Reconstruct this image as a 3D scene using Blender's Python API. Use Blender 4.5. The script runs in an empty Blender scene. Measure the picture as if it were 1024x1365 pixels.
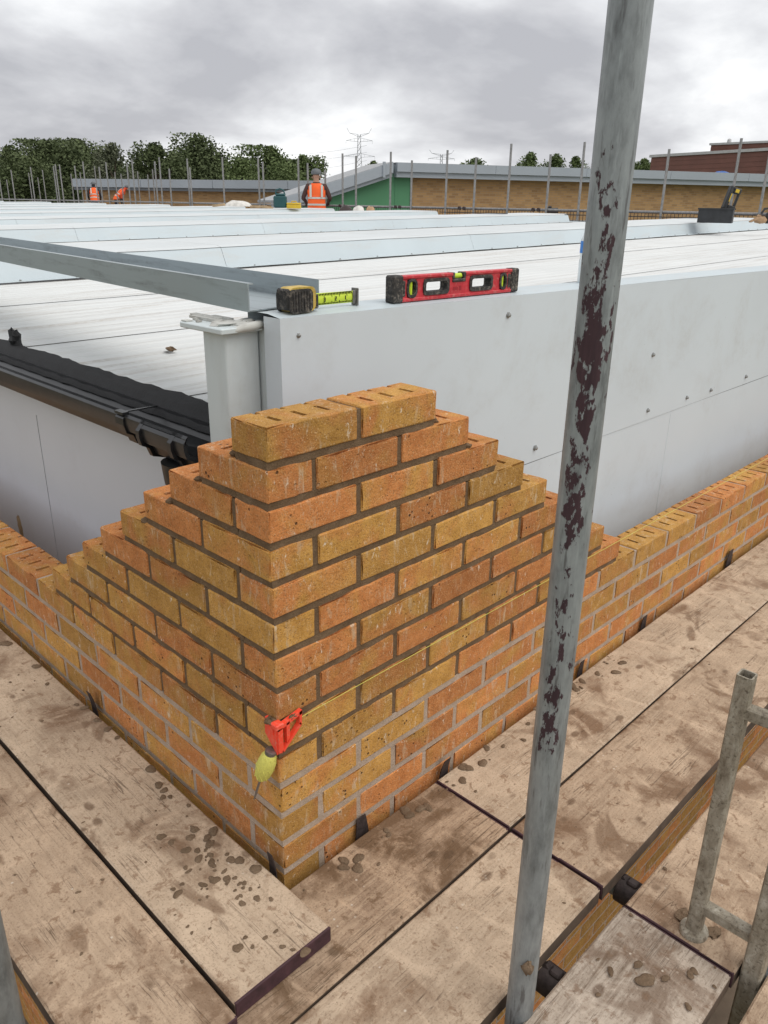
import bpy, bmesh, math, random
from mathutils import Vector, Matrix, noise as mnoise
R = math.radians
rnd = random.Random(7)
scene = bpy.context.scene
COL = scene.collection

# ------------------------------------------------------------------ camera
CAM = Vector((-0.76847, -1.02216, 0.35048))
YAW, PITCH, ROLL, FPX = 0.7690316, -0.3750903, 0.0151659, 1046.807
_f = Vector((math.cos(PITCH)*math.cos(YAW), math.cos(PITCH)*math.sin(YAW), math.sin(PITCH)))
_r0 = Vector((math.sin(YAW), -math.cos(YAW), 0)); _u0 = _r0.cross(_f)
_r = math.cos(ROLL)*_r0 + math.sin(ROLL)*_u0
_u = -math.sin(ROLL)*_r0 + math.cos(ROLL)*_u0
cd = bpy.data.cameras.new('camera'); cam = bpy.data.objects.new('camera', cd); COL.objects.link(cam)
m3 = Matrix((_r, _u, -_f)).transposed()
cam.matrix_world = Matrix.Translation(CAM) @ m3.to_4x4()
cd.sensor_fit = 'VERTICAL'; cd.sensor_height = 24.0; cd.lens = 24.0*FPX/1365.0
cd.clip_start = 0.02; cd.clip_end = 6000
scene.camera = cam
def at(u, v, d):      # a surveyed point: bearing taken from the photograph, d metres along the view axis
    return CAM + d*(_f + _r*((u-512)/FPX) + _u*((682.5-v)/FPX))

# ------------------------------------------------------------------ sky and sun (overcast)
SUN_EL, SUN_AZ = R(58), R(-70)          # azimuth of the sun's position, measured from +x
world = bpy.data.worlds.new('World'); scene.world = world; world.use_nodes = True
wn = world.node_tree; wn.nodes.clear()
def N(t, ty, **kw):
    n = t.nodes.new(ty)
    for k, v in kw.items(): setattr(n, k, v)
    return n
def L(t, a, b): t.links.new(a, b)
out = N(wn, 'ShaderNodeOutputWorld'); bg = N(wn, 'ShaderNodeBackground'); L(wn, bg.outputs[0], out.inputs[0])
sky = N(wn, 'ShaderNodeTexSky', sky_type='NISHITA', sun_disc=False)
sky.sun_elevation = SUN_EL; sky.sun_rotation = math.pi/2 - SUN_AZ; sky.air_density = 1.2; sky.dust_density = 3
skys = N(wn, 'ShaderNodeVectorMath', operation='SCALE'); skys.inputs['Scale'].default_value = 0.10
L(wn, sky.outputs[0], skys.inputs[0])
tc = N(wn, 'ShaderNodeTexCoord'); sep = N(wn, 'ShaderNodeSeparateXYZ'); L(wn, tc.outputs['Generated'], sep.inputs[0])
zz = N(wn, 'ShaderNodeMath', operation='ABSOLUTE'); L(wn, sep.outputs[2], zz.inputs[0])
za = N(wn, 'ShaderNodeMath', operation='ADD'); L(wn, zz.outputs[0], za.inputs[0]); za.inputs[1].default_value = 0.30
dv = N(wn, 'ShaderNodeVectorMath', operation='DIVIDE')
cz = N(wn, 'ShaderNodeCombineXYZ'); [L(wn, za.outputs[0], cz.inputs[i]) for i in range(3)]
L(wn, tc.outputs['Generated'], dv.inputs[0]); L(wn, cz.outputs[0], dv.inputs[1])
mp = N(wn, 'ShaderNodeMapping'); mp.inputs['Location'].default_value = (6.6, 7.7, 0); mp.inputs['Scale'].default_value = (1, 1, 0)
L(wn, dv.outputs[0], mp.inputs[0])
n1 = N(wn, 'ShaderNodeTexNoise'); n1.inputs['Scale'].default_value = 1.35; n1.inputs['Detail'].default_value = 9; n1.inputs['Roughness'].default_value = .53; n1.inputs['Distortion'].default_value = .15
L(wn, mp.outputs[0], n1.inputs['Vector'])
cr = N(wn, 'ShaderNodeValToRGB'); L(wn, n1.outputs[0], cr.inputs[0])
e = cr.color_ramp.elements; e[0].position = .36; e[0].color = (.43, .435, .465, 1); e[1].position = .625; e[1].color = (.93, .935, .94, 1)
e2 = cr.color_ramp.elements.new(.46); e2.color = (.58, .585, .61, 1)
e3 = cr.color_ramp.elements.new(.53); e3.color = (.72, .73, .75, 1)
mx = N(wn, 'ShaderNodeMix', data_type='RGBA'); mx.inputs[0].default_value = .96
L(wn, skys.outputs[0], mx.inputs[6]); L(wn, cr.outputs[0], mx.inputs[7])
L(wn, mx.outputs[2], bg.inputs[0]); bg.inputs[1].default_value = 1.0
sl = bpy.data.lights.new('sun', 'SUN'); sl.energy = 1.5; sl.angle = R(60); sl.color = (1, .955, .88)
sun = bpy.data.objects.new('sun', sl); COL.objects.link(sun)
sd = Vector((math.cos(SUN_EL)*math.cos(SUN_AZ), math.cos(SUN_EL)*math.sin(SUN_AZ), math.sin(SUN_EL)))
sun.rotation_euler = sd.to_track_quat('Z', 'Y').to_euler(); sun.location = sd*30
vs = scene.view_settings; vs.view_transform = 'Standard'; vs.look = 'None'; vs.gamma = 1; vs.use_curve_mapping = False
vs.exposure = 0.30
scene.render.engine = 'CYCLES'
scene.render.resolution_x = 768; scene.render.resolution_y = 1024

# ------------------------------------------------------------------ materials
class G:
    """small node-graph helper"""
    def __init__(s, name):
        s.m = bpy.data.materials.new(name); s.m.use_nodes = True; s.t = s.m.node_tree; s.t.nodes.clear()
        s.o = N(s.t, 'ShaderNodeOutputMaterial'); s.b = N(s.t, 'ShaderNodeBsdfPrincipled'); L(s.t, s.b.outputs[0], s.o.inputs[0])
        s.b.inputs['Roughness'].default_value = .8
    def set(s, k, v):
        if isinstance(v, bpy.types.NodeSocket): L(s.t, v, s.b.inputs[k])
        else: s.b.inputs[k].default_value = v
        return s
    def inp(s, sock, v):
        if isinstance(v, bpy.types.NodeSocket): L(s.t, v, sock)
        else: sock.default_value = v
    def coord(s, scale=(1, 1, 1), kind='Object', rand=0, loc=(0, 0, 0), rot=(0, 0, 0)):
        t = N(s.t, 'ShaderNodeTexCoord'); mpn = N(s.t, 'ShaderNodeMapping'); src = t.outputs[kind]
        if rand:
            oi = N(s.t, 'ShaderNodeObjectInfo'); a = N(s.t, 'ShaderNodeMath', operation='MULTIPLY'); L(s.t, oi.outputs['Random'], a.inputs[0]); a.inputs[1].default_value = rand
            ad = N(s.t, 'ShaderNodeVectorMath', operation='ADD'); L(s.t, src, ad.inputs[0]); L(s.t, a.outputs[0], ad.inputs[1]); src = ad.outputs[0]
        L(s.t, src, mpn.inputs[0]); mpn.inputs['Scale'].default_value = scale; mpn.inputs['Location'].default_value = loc; mpn.inputs['Rotation'].default_value = rot
        return mpn.outputs[0]
    def noise(s, vec, scale, detail=4, rough=.55, dist=0):
        n = N(s.t, 'ShaderNodeTexNoise'); L(s.t, vec, n.inputs['Vector'])
        n.inputs['Scale'].default_value = scale; n.inputs['Detail'].default_value = detail; n.inputs['Roughness'].default_value = rough; n.inputs['Distortion'].default_value = dist
        return n.outputs[0]
    def voro(s, vec, scale, feature='F1', out='Distance', rnd_=1.0):
        n = N(s.t, 'ShaderNodeTexVoronoi', feature=feature); L(s.t, vec, n.inputs['Vector']); n.inputs['Scale'].default_value = scale
        if 'Randomness' in n.inputs: n.inputs['Randomness'].default_value = rnd_
        return n.outputs[out]
    def ramp(s, fac, stops, interp='LINEAR'):
        n = N(s.t, 'ShaderNodeValToRGB'); L(s.t, fac, n.inputs[0]); n.color_ramp.interpolation = interp; el = n.color_ramp.elements
        while len(el) < len(stops): el.new(.5)
        for q, (p, c) in zip(el, stops):
            q.position = p; q.color = (c, c, c, 1) if isinstance(c, (int, float)) else (*c, 1)
        return n.outputs[0]
    def mix(s, fac, a, b, mode='MIX'):
        n = N(s.t, 'ShaderNodeMix', data_type='RGBA', blend_type=mode)
        s.inp(n.inputs[0], fac); s.inp(n.inputs[6], a if isinstance(a, bpy.types.NodeSocket) else (*a, 1)); s.inp(n.inputs[7], b if isinstance(b, bpy.types.NodeSocket) else (*b, 1))
        return n.outputs[2]
    def math(s, op, a, b=0, c=0):
        n = N(s.t, 'ShaderNodeMath', operation=op); s.inp(n.inputs[0], a); s.inp(n.inputs[1], b); s.inp(n.inputs[2], c); return n.outputs[0]
    def rgb(s, c):
        n = N(s.t, 'ShaderNodeRGB'); n.outputs[0].default_value = (*c, 1); return n.outputs[0]
    def bump(s, h, strength=.3, dist=.002):
        n = N(s.t, 'ShaderNodeBump'); L(s.t, h, n.inputs['Height']); n.inputs['Strength'].default_value = strength; n.inputs['Distance'].default_value = dist
        L(s.t, n.outputs[0], s.b.inputs['Normal']); return s
    def sep(s, v):
        n = N(s.t, 'ShaderNodeSeparateXYZ'); L(s.t, v, n.inputs[0]); return n.outputs

def simple(name, col, rough=.7, metal=0, var=.12, scale=6, bump=0, bscale=80, spec=None, dust=0):
    g = G(name); c = g.coord()
    n = g.noise(c, scale, 5, .6)
    dark = tuple(x*(1-var) for x in col); lite = tuple(min(1, x*(1+var)) for x in col)
    cc = g.ramp(n, [(.3, dark), (.7, lite)])
    if dust:
        cc = g.mix(g.math('MULTIPLY', g.ramp(g.noise(c, 120, 6, .72), [(.50, 0), (.68, dust)]), g.ramp(g.noise(c, 25, 3), [(.35, .25), (.6, 1)])), cc, (.50, .43, .35))
    g.set('Base Color', cc).set('Roughness', rough).set('Metallic', metal)
    if spec is not None: g.set('Specular IOR Level', spec)
    if bump: g.bump(g.noise(c, bscale, 4), bump, .002)
    return g.m
M = {}
# --- brick
g = G('brick_clay'); c = g.coord(rand=37); oi = N(g.t, 'ShaderNodeObjectInfo')
big = g.noise(c, 9, 3, .5, .6)
orange = g.ramp(g.noise(c, 30, 5, .6), [(.3, (.44, .160, .048)), (.7, (.625, .256, .086))])
ochre = g.ramp(g.noise(c, 26, 5, .6), [(.3, (.415, .212, .046)), (.7, (.60, .328, .088))])
osep = N(g.t, 'ShaderNodeSeparateColor'); L(g.t, oi.outputs['Color'], osep.inputs[0])
f1 = g.math('ADD', osep.outputs[0], g.math('MULTIPLY', g.math('SUBTRACT', big, .5), 2.6))
col = g.mix(g.ramp(f1, [(.22, 0), (.85, 1)]), ochre, orange)
vv = g.math('ADD', .76, g.math('MULTIPLY', osep.outputs[1], .42))
hsv = N(g.t, 'ShaderNodeHueSaturation'); L(g.t, col, hsv.inputs['Color']); L(g.t, vv, hsv.inputs['Value']); hsv.inputs['Saturation'].default_value = 1.0
col = hsv.outputs[0]
fine = g.noise(c, 260, 3, .7)
col = g.mix(g.ramp(fine, [(.36, .6), (.47, 0)]), col, (.20, .09, .03))
col = g.mix(g.ramp(g.noise(c, 340, 2, .6), [(.58, 0), (.70, .6)]), col, (.70, .47, .25))
streak = g.noise(g.coord((60, 60, 16), rand=11), 1.0, 6, .72, .4)
patch = g.noise(g.coord(rand=23), 13, 3, .5)
col = g.mix(g.math('MULTIPLY', g.ramp(streak, [(.54, 0), (.68, .85)]), g.ramp(patch, [(.42, 0), (.62, 1)])), col, (.60, .47, .32))
scr = g.noise(g.coord((95, 95, 40), rand=91, rot=(0, .6, .6)), 1.0, 5, .75, .8)
col = g.mix(g.math('MULTIPLY', g.ramp(scr, [(.60, 0), (.68, .95)]), g.ramp(g.noise(g.coord(rand=95), 17, 3), [(.40, 0), (.58, 1)])), col, (.80, .71, .57))
bs = g.voro(g.coord(rand=5), 62); bl = g.noise(g.coord(rand=51), 9, 2, .5)
spotm = g.math('MULTIPLY', g.ramp(bs, [(.12, 1), (.22, 0)]), g.ramp(bl, [(.55, 0), (.63, 1)]))
col = g.mix(g.math('MULTIPLY', spotm, g.ramp(osep.outputs[2], [(.25, 0), (.5, .9)])), col, (.035, .022, .015))
g.set('Base Color', col).set('Roughness', .9).set('Specular IOR Level', .25)
hh = g.math('SUBTRACT', g.math('ADD', g.math('MULTIPLY', fine, .7), g.math('MULTIPLY', g.noise(c, 70, 4), .8)), spotm)
g.bump(hh, .9, .003)
M['brick'] = g.m
def mortar(name, a, b, bscale):
    g = G(name); c = g.coord(); n = g.noise(c, 22, 5, .65); f = g.noise(c, 300, 3, .7)
    col = g.mix(g.ramp(f, [(.35, .4), (.6, 0)]), g.ramp(n, [(.3, a), (.7, b)]), tuple(x*.5 for x in a))
    g.set('Base Color', col).set('Roughness', .93).set('Specular IOR Level', .2)
    g.bump(g.math('ADD', f, n), .8, .003); return g.m
M['mortar_fresh'] = mortar('mortar_fresh', (.145, .092, .052), (.235, .158, .095), 1)
M['mortar_cured'] = mortar('mortar_cured', (.42, .32, .24), (.56, .45, .36), 1)
M['mud'] = mortar('mortar_dropping', (.135, .09, .056), (.255, .18, .118), 1)
# --- painted / metal sheets
def sheet(name, col, rough, dirt=.25, dcol=(.35, .31, .26), stretch=(1, 1, 1), spec=.4):
    g = G(name); c = g.coord(stretch); n = g.noise(c, 3.0, 6, .65, .3); f = g.noise(g.coord(), 40, 5, .7)
    d = g.math('MULTIPLY', g.ramp(n, [(.50, 0), (.75, 1)]), g.ramp(f, [(.35, .3), (.65, 1)]))
    d = g.math('MULTIPLY', d, dirt)
    base = g.ramp(g.noise(g.coord(), 1.3, 3), [(.3, tuple(x*.95 for x in col)), (.7, tuple(min(1, x*1.03) for x in col))])
    sp = g.ramp(g.voro(g.coord(), 28), [(.035, 1), (.06, 0)])
    spm = g.math('MULTIPLY', sp, g.ramp(g.noise(g.coord(), 2.1, 2), [(.56, 0), (.64, .7)]))
    col2 = g.mix(spm, g.mix(d, base, dcol), (.22, .20, .17))
    g.set('Base Color', col2).set('Roughness', g.math('ADD', rough, g.math('MULTIPLY', n, .15))).set('Specular IOR Level', spec)
    g.bump(g.noise(g.coord(), 2.2, 2), .12, .01)
    return g.m
M['parapet'] = sheet('grey_panel_paint', (.645, .70, .745), .34, .35)
M['clad'] = sheet('pale_cladding', (.69, .70, .745), .42, .2)
M['column'] = sheet('column_paint', (.60, .655, .665), .42, .45, (.30, .27, .22), (2, 2, .4))
M['roof'] = sheet('white_roof_coating', (.645, .66, .655), .5, 1.0, (.36, .315, .27), (.22, 6, 1))
M['flash'] = sheet('white_flashing', (.515, .58, .61), .42, .6, (.5, .47, .43), (.6, 3, 3))
M['capw'] = sheet('white_flashing_cap', (.60, .635, .645), .45, .7, (.42, .39, .35), (.4, 4, 4))
M['sealant'] = sheet('dirty_sealant', (.52, .52, .49), .7, .9, (.16, .13, .10), (8, 8, 8))
M['black'] = simple('black_plastic', (.020, .0205, .022), .30, 0, .4, 14, .12, 30)
M['membrane'] = simple('black_membrane', (.012, .012, .013), .75, 0, .3, 30, .5, 120)
M['galv'] = sheet('galvanised_steel', (.37, .42, .44), .36, .9, (.17, .18, .185), (16, .35, 16)); M['galv'].node_tree.nodes['Principled BSDF'].inputs['Metallic'].default_value = .35
M['screw'] = simple('zinc_screw', (.36, .36, .35), .4, .7)
M['dark'] = simple('dark_grime', (.03, .026, .022), .8, 0, .4, 12)
# --- scaffold tube with flaking maroon paint
def tube_mat(name, flakes, base=(.275, .295, .30)):
    g = G(name); c = g.coord((1, 1, .35)); n = g.noise(c, 30, 6, .68); n2 = g.noise(g.coord((1, 1, .12)), 110, 4, .65)
    col = g.ramp(n, [(.32, tuple(x*.58 for x in base)), (.5, base), (.72, tuple(x*1.32 for x in base))])
    col = g.mix(g.ramp(n2, [(.55, 0), (.72, .55)]), col, tuple(x*1.5 for x in base))
    col = g.mix(g.ramp(n2, [(.30, .7), (.42, 0)]), col, (.08, .075, .075))
    if flakes:
        co = g.coord(); s = g.sep(co)
        # old paint survives on the side of the tube that is out of the weather
        d = g.math('ADD', g.math('MULTIPLY', s[0], math.cos(R(-156))), g.math('MULTIPLY', s[1], math.sin(R(-156))))
        side = g.ramp(g.math('MULTIPLY', d, 1/.0242), [(.72, 0), (.98, 1)])
        edge = g.math('MULTIPLY', g.ramp(g.math('MULTIPLY', d, 1/.0242), [(.5, .45), (.9, .18)]), 1)
        ln = g.noise(g.coord((1, 1, .0)), 1, 0)
        hz = g.noise(g.coord((0, 0, 1), loc=(0, 0, .37)), 7.0, 2, .5)
        fl = g.noise(g.coord((1, 1, .42)), 95, 6, .62)
        amt = g.math('ADD', g.math('MULTIPLY', side, .17), g.math('MULTIPLY', g.math('SUBTRACT', hz, .5), .55))
        zr = g.ramp(g.math('MULTIPLY', s[2], .5), [(.10, 0), (.13, .95), (.22, .8), (.27, .75), (.31, 1), (.45, 1), (.50, .8), (.57, 0)])
        v = g.math('ADD', fl, g.math('SUBTRACT', g.math('MULTIPLY', amt, zr), g.math('MULTIPLY', g.math('SUBTRACT', 1, zr), .12)))
        fm = g.ramp(g.math('ADD', v, g.math('MULTIPLY', g.math('SUBTRACT', g.noise(g.coord((1, 1, .6)), 320, 4, .7), .5), .14)), [(.62, 0), (.655, 1)])
        col = g.mix(fm, col, g.ramp(n2, [(.3, (.03, .013, .018)), (.7, (.062, .028, .034))]))
        g.set('Roughness', g.mix(fm, (.5, .5, .5), (.75, .75, .75))).set('Metallic', g.mix(fm, (.35, .35, .35), (0, 0, 0)))
        g.bump(g.math('ADD', fm, g.math('MULTIPLY', n, .5)), .6, .0012)
    else:
        g.set('Roughness', .52).set('Metallic', .35); g.bump(n, .3, .001)
    g.set('Base Color', col); return g.m
M['pole'] = tube_mat('scaffold_tube_flaking', True)
M['tube'] = tube_mat('scaffold_tube_plain', False, (.19, .205, .205))
M['fartube'] = tube_mat('scaffold_tube_weathered', False, (.27, .265, .26))
g = G('mud_coated_steel'); c = g.coord((1, 1, .55)); na = g.noise(c, 38, 6, .7, .4); nb = g.noise(g.coord(), 140, 5, .7)
col = g.ramp(na, [(.30, (.15, .12, .085)), (.45, (.27, .235, .18)), (.58, (.36, .325, .26)), (.72, (.50, .46, .39))])
col = g.mix(g.ramp(nb, [(.34, .8), (.47, 0)]), col, (.10, .08, .055)); g.set('Base Color', col).set('Roughness', .72).set('Specular IOR Level', .3); g.bump(g.math('ADD', na, nb), .7, .002); M['muddy_steel'] = g.m
# --- scaffold boards
def board(name, base, grainc, mudc, mudamt, grainamt):
    g = G(name); c = g.coord(rand=29)
    gr = g.noise(g.coord((.06, 1, 1), rand=13), 130, 6, .72, .2); gr2 = g.noise(g.coord((.03, 1, 1), rand=17), 36, 4, .6, .5)
    wood = g.mix(g.ramp(gr, [(.40, grainamt), (.58, 0)]), base, grainc)
    wood = g.mix(g.ramp(gr2, [(.35, .45*grainamt), (.6, 0)]), wood, grainc)
    dust = g.noise(c, 6.5, 8, .68, .5)
    col = g.mix(g.ramp(dust, [(.40, 0), (.64, .75)]), wood, tuple(min(1, x*1.28) for x in base))
    mud = g.noise(g.coord(rand=41), 4.3, 7, .62, .7)
    mud2 = g.noise(g.coord(rand=43), 17, 6, .7, .4)
    mm = g.ramp(g.math('ADD', mud, g.math('MULTIPLY', g.math('SUBTRACT', mud2, .5), .22)), [(.565-mudamt, 0), (.70-mudamt, .95)])
    col = g.mix(mm, col, mudc)
    wet = g.noise(g.coord((.7, 1, 1), rand=101), 5.2, 4, .55, .9)
    col = g.mix(g.ramp(wet, [(.60, 0), (.645, .68)]), col, tuple(x*.85 for x in mudc))
    blot = g.math('MULTIPLY', g.ramp(g.voro(g.coord((.6, 1, 1), rand=61), 21), [(.16, 1), (.25, 0)]), g.ramp(g.noise(g.coord(rand=71), 7, 2), [(.54, 0), (.62, .75)]))
    col = g.mix(blot, col, tuple(x*.68 for x in mudc))
    ck = g.math('ABSOLUTE', g.math('SUBTRACT', g.noise(g.coord((.045, 1, 1), rand=83), 26, 5, .6, .6), .5))
    col = g.mix(g.math('MULTIPLY', g.ramp(ck, [(.0025, .7), (.0085, 0)]), g.ramp(g.noise(g.coord(rand=87), 5, 2), [(.48, 0), (.56, 1)])), col, tuple(x*.35 for x in mudc))
    smr = g.noise(g.coord((1, .45, 1), rand=57, rot=(0, 0, .7)), 11, 6, .66, 1.2)
    col = g.mix(g.ramp(smr, [(.555, 0), (.66, .5)]), col, tuple(min(.75, x*1.40) for x in base))
    col = g.mix(g.ramp(g.noise(g.coord(rand=59), 33, 5, .7, .5), [(.565, 0), (.635, .7)]), col, tuple(x*1.1 for x in mudc))
    wsp = g.math('MULTIPLY', g.ramp(g.voro(g.coord(rand=67), 38), [(.06, 1), (.12, 0)]), g.ramp(g.noise(g.coord(rand=69), 6, 2), [(.52, 0), (.6, .8)]))
    col = g.mix(wsp, col, (.66, .58, .48))
    f = g.noise(c, 230, 4, .72)
    col = g.mix(g.ramp(f, [(.34, .5), (.47, 0)]), col, tuple(x*.6 for x in mudc))
    col = g.mix(g.ramp(g.noise(c, 75, 5, .7), [(.60, 0), (.78, .6)]), col, tuple(min(1, x*1.5) for x in base))
    g.set('Base Color', col).set('Roughness', g.mix(mm, (.88, .88, .88), (.62, .62, .62))).set('Specular IOR Level', .25)
    g.bump(g.math('ADD', g.math('ADD', g.math('MULTIPLY', gr, .6), g.math('MULTIPLY', f, .5)), g.math('MULTIPLY', g.noise(c, 28, 5), 1.1)), .75, .004)
    return g.m
M['board'] = board('muddy_scaffold_board', (.495, .385, .280), (.30, .208, .137), (.225, .140, .085), .035, .45)
M['board_wet'] = board('wet_scaffold_board', (.455, .340, .240), (.265, .178, .115), (.20, .120, .070), .06, .5)
M['board_mud'] = board('mud_smeared_board', (.44, .32, .22), (.22, .14, .09), (.165, .10, .056), .115, .7)
M['board_bare'] = board('bare_grey_board', (.46, .39, .32), (.19, .14, .10), (.20, .13, .085), -.01, .95)
M['board_side'] = simple('stained_shaded_board_side', (.105, .072, .05), .9, 0, .45, 14, .6, 60)  # side stain taken darker to paint shade into the gaps between boards
M['maroon'] = simple('maroon_board_paint', (.055, .022, .028), .75, 0, .45, 40, .5, 90)
M['strap'] = simple('dark_rusty_strap', (.045, .032, .03), .65, .2, .5, 60, .6, 150)
# --- small things
M['red'] = simple('red_anodised', (.55, .030, .045), .42, .1, .15, 30, .1, 200, None, .45)
M['rubber'] = simple('grimy_black_rubber', (.030, .028, .027), .75, 0, .5, 60, .6, 300, None, .5)
M['vial'] = simple('yellow_green_vial', (.55, .72, .05), .15, 0, .05, 5)
M['vialw'] = simple('pale_vial_window', (.75, .76, .6), .25)
M['tape_y'] = simple('yellow_casing', (.52, .36, .06), .5, 0, .3, 60, 0, 80, None, .6)
M['blade'] = simple('lime_tape_blade', (.60, .74, .06), .4, 0, .06, 30)
M['ink'] = simple('black_ink', (.02, .02, .015), .6)
M['clip'] = simple('fluorescent_red_plastic', (.90, .075, .035), .45, 0, .08, 40, 0, 80, None, .35)
M['string'] = simple('yellow_string', (.60, .56, .12), .7, 0, .15, 300)
M['steel'] = simple('dull_steel', (.22, .21, .20), .45, .7, .4, 60)
M['hivis'] = simple('hi_vis_orange', (.95, .135, .02), .7, 0, .08, 9)
M['reflect'] = simple('reflective_tape', (.55, .55, .50), .4)
M['helmet'] = simple('grey_cap', (.12, .13, .14), .6)
M['skin'] = simple('skin', (.45, .26, .19), .6)
M['cloth'] = simple('dark_clothing', (.03, .033, .042), .9, 0, .3, 20)
M['red_sleeve'] = simple('red_sleeve', (.40, .07, .05), .85)
M['teal'] = simple('dark_teal_plastic', (.012, .07, .075), .5)
M['ypl'] = simple('yellow_plastic', (.62, .42, .03), .5)
M['sack'] = simple('white_plastic_sack', (.62, .60, .56), .5, 0, .25, 9, .6, 8)
M['kraft'] = simple('brown_paper', (.40, .26, .15), .8, 0, .3, 9)
M['timber'] = simple('sawn_timber', (.42, .30, .18), .85, 0, .25, 12)
M['charcoal'] = simple('charcoal_crate', (.025, .027, .03), .6, 0, .35, 9)
M['toolbody'] = simple('black_tool_body', (.03, .03, .03), .6, 0, .5, 60)
M['bottle'] = simple('clear_bottle_plastic', (.72, .78, .80), .15, 0, .05, 5)
M['bluelab'] = simple('blue_label', (.02, .20, .62), .4)
M['white'] = simple('white_plastic', (.8, .8, .8), .5)
# --- background
M['grass'] = simple('grass', (.07, .10, .03), .95, 0, .35, .3)
M['bark'] = simple('bark', (.09, .07, .05), .95, 0, .3, 3)
M['fascia'] = simple('grey_fascia', (.36, .40, .44), .5, 0, .06, .5)
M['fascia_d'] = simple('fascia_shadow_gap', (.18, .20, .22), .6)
M['green'] = simple('green_cladding', (.085, .26, .13), .6, 0, .08, .3)
M['redclad'] = simple('red_brown_cladding', (.175, .068, .048), .55, 0, .18, .8)
M['trim'] = simple('pale_trim', (.5, .5, .5), .5)
M['pylon'] = simple('pylon_steel', (.30, .31, .33), .6, .2)
M['far_roof'] = simple('flat_roof_felt', (.35, .36, .37), .8)
g = G('tan_brickwork'); c0 = g.sep(g.coord()); _cx = N(g.t, 'ShaderNodeCombineXYZ'); L(g.t, c0[0], _cx.inputs[0]); L(g.t, c0[2], _cx.inputs[1]); c = _cx.outputs[0]
bt = N(g.t, 'ShaderNodeTexBrick'); L(g.t, c, bt.inputs['Vector']); bt.inputs['Scale'].default_value = 1; bt.inputs['Brick Width'].default_value = .225; bt.inputs['Row Height'].default_value = .075; bt.inputs['Mortar Size'].default_value = .008
bt.inputs['Color1'].default_value = (.47, .285, .125, 1); bt.inputs['Color2'].default_value = (.23, .13, .06, 1); bt.inputs['Mortar'].default_value = (.36, .26, .16, 1); bt.inputs['Bias'].default_value = -.35
g.set('Base Color', g.mix(g.ramp(g.noise(c, .8, 4), [(.35, .25), (.65, 0)]), bt.outputs[0], (.26, .15, .07))).set('Roughness', .9)
M['tanbrick'] = g.m
def leafm(name, a, b):
    g = G(name); c = g.coord(); n = g.noise(c, .9, 3); n2 = g.noise(c, 6, 2)
    g.set('Base Color', g.mix(g.ramp(n2, [(.3, 0), (.7, .25)]), g.ramp(n, [(.3, a), (.7, b)]), tuple(x*1.5 for x in b))).set('Roughness', .8).set('Specular IOR Level', .2); return g.m
M['leaf_d'] = leafm('dark_leaves', (.060, .080, .038), (.115, .142, .065))
M['leaf_m'] = leafm('mid_leaves', (.075, .106, .040), (.140, .180, .075))
M['leaf_g'] = leafm('grey_green_leaves', (.075, .09, .055), (.13, .14, .09))

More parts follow.
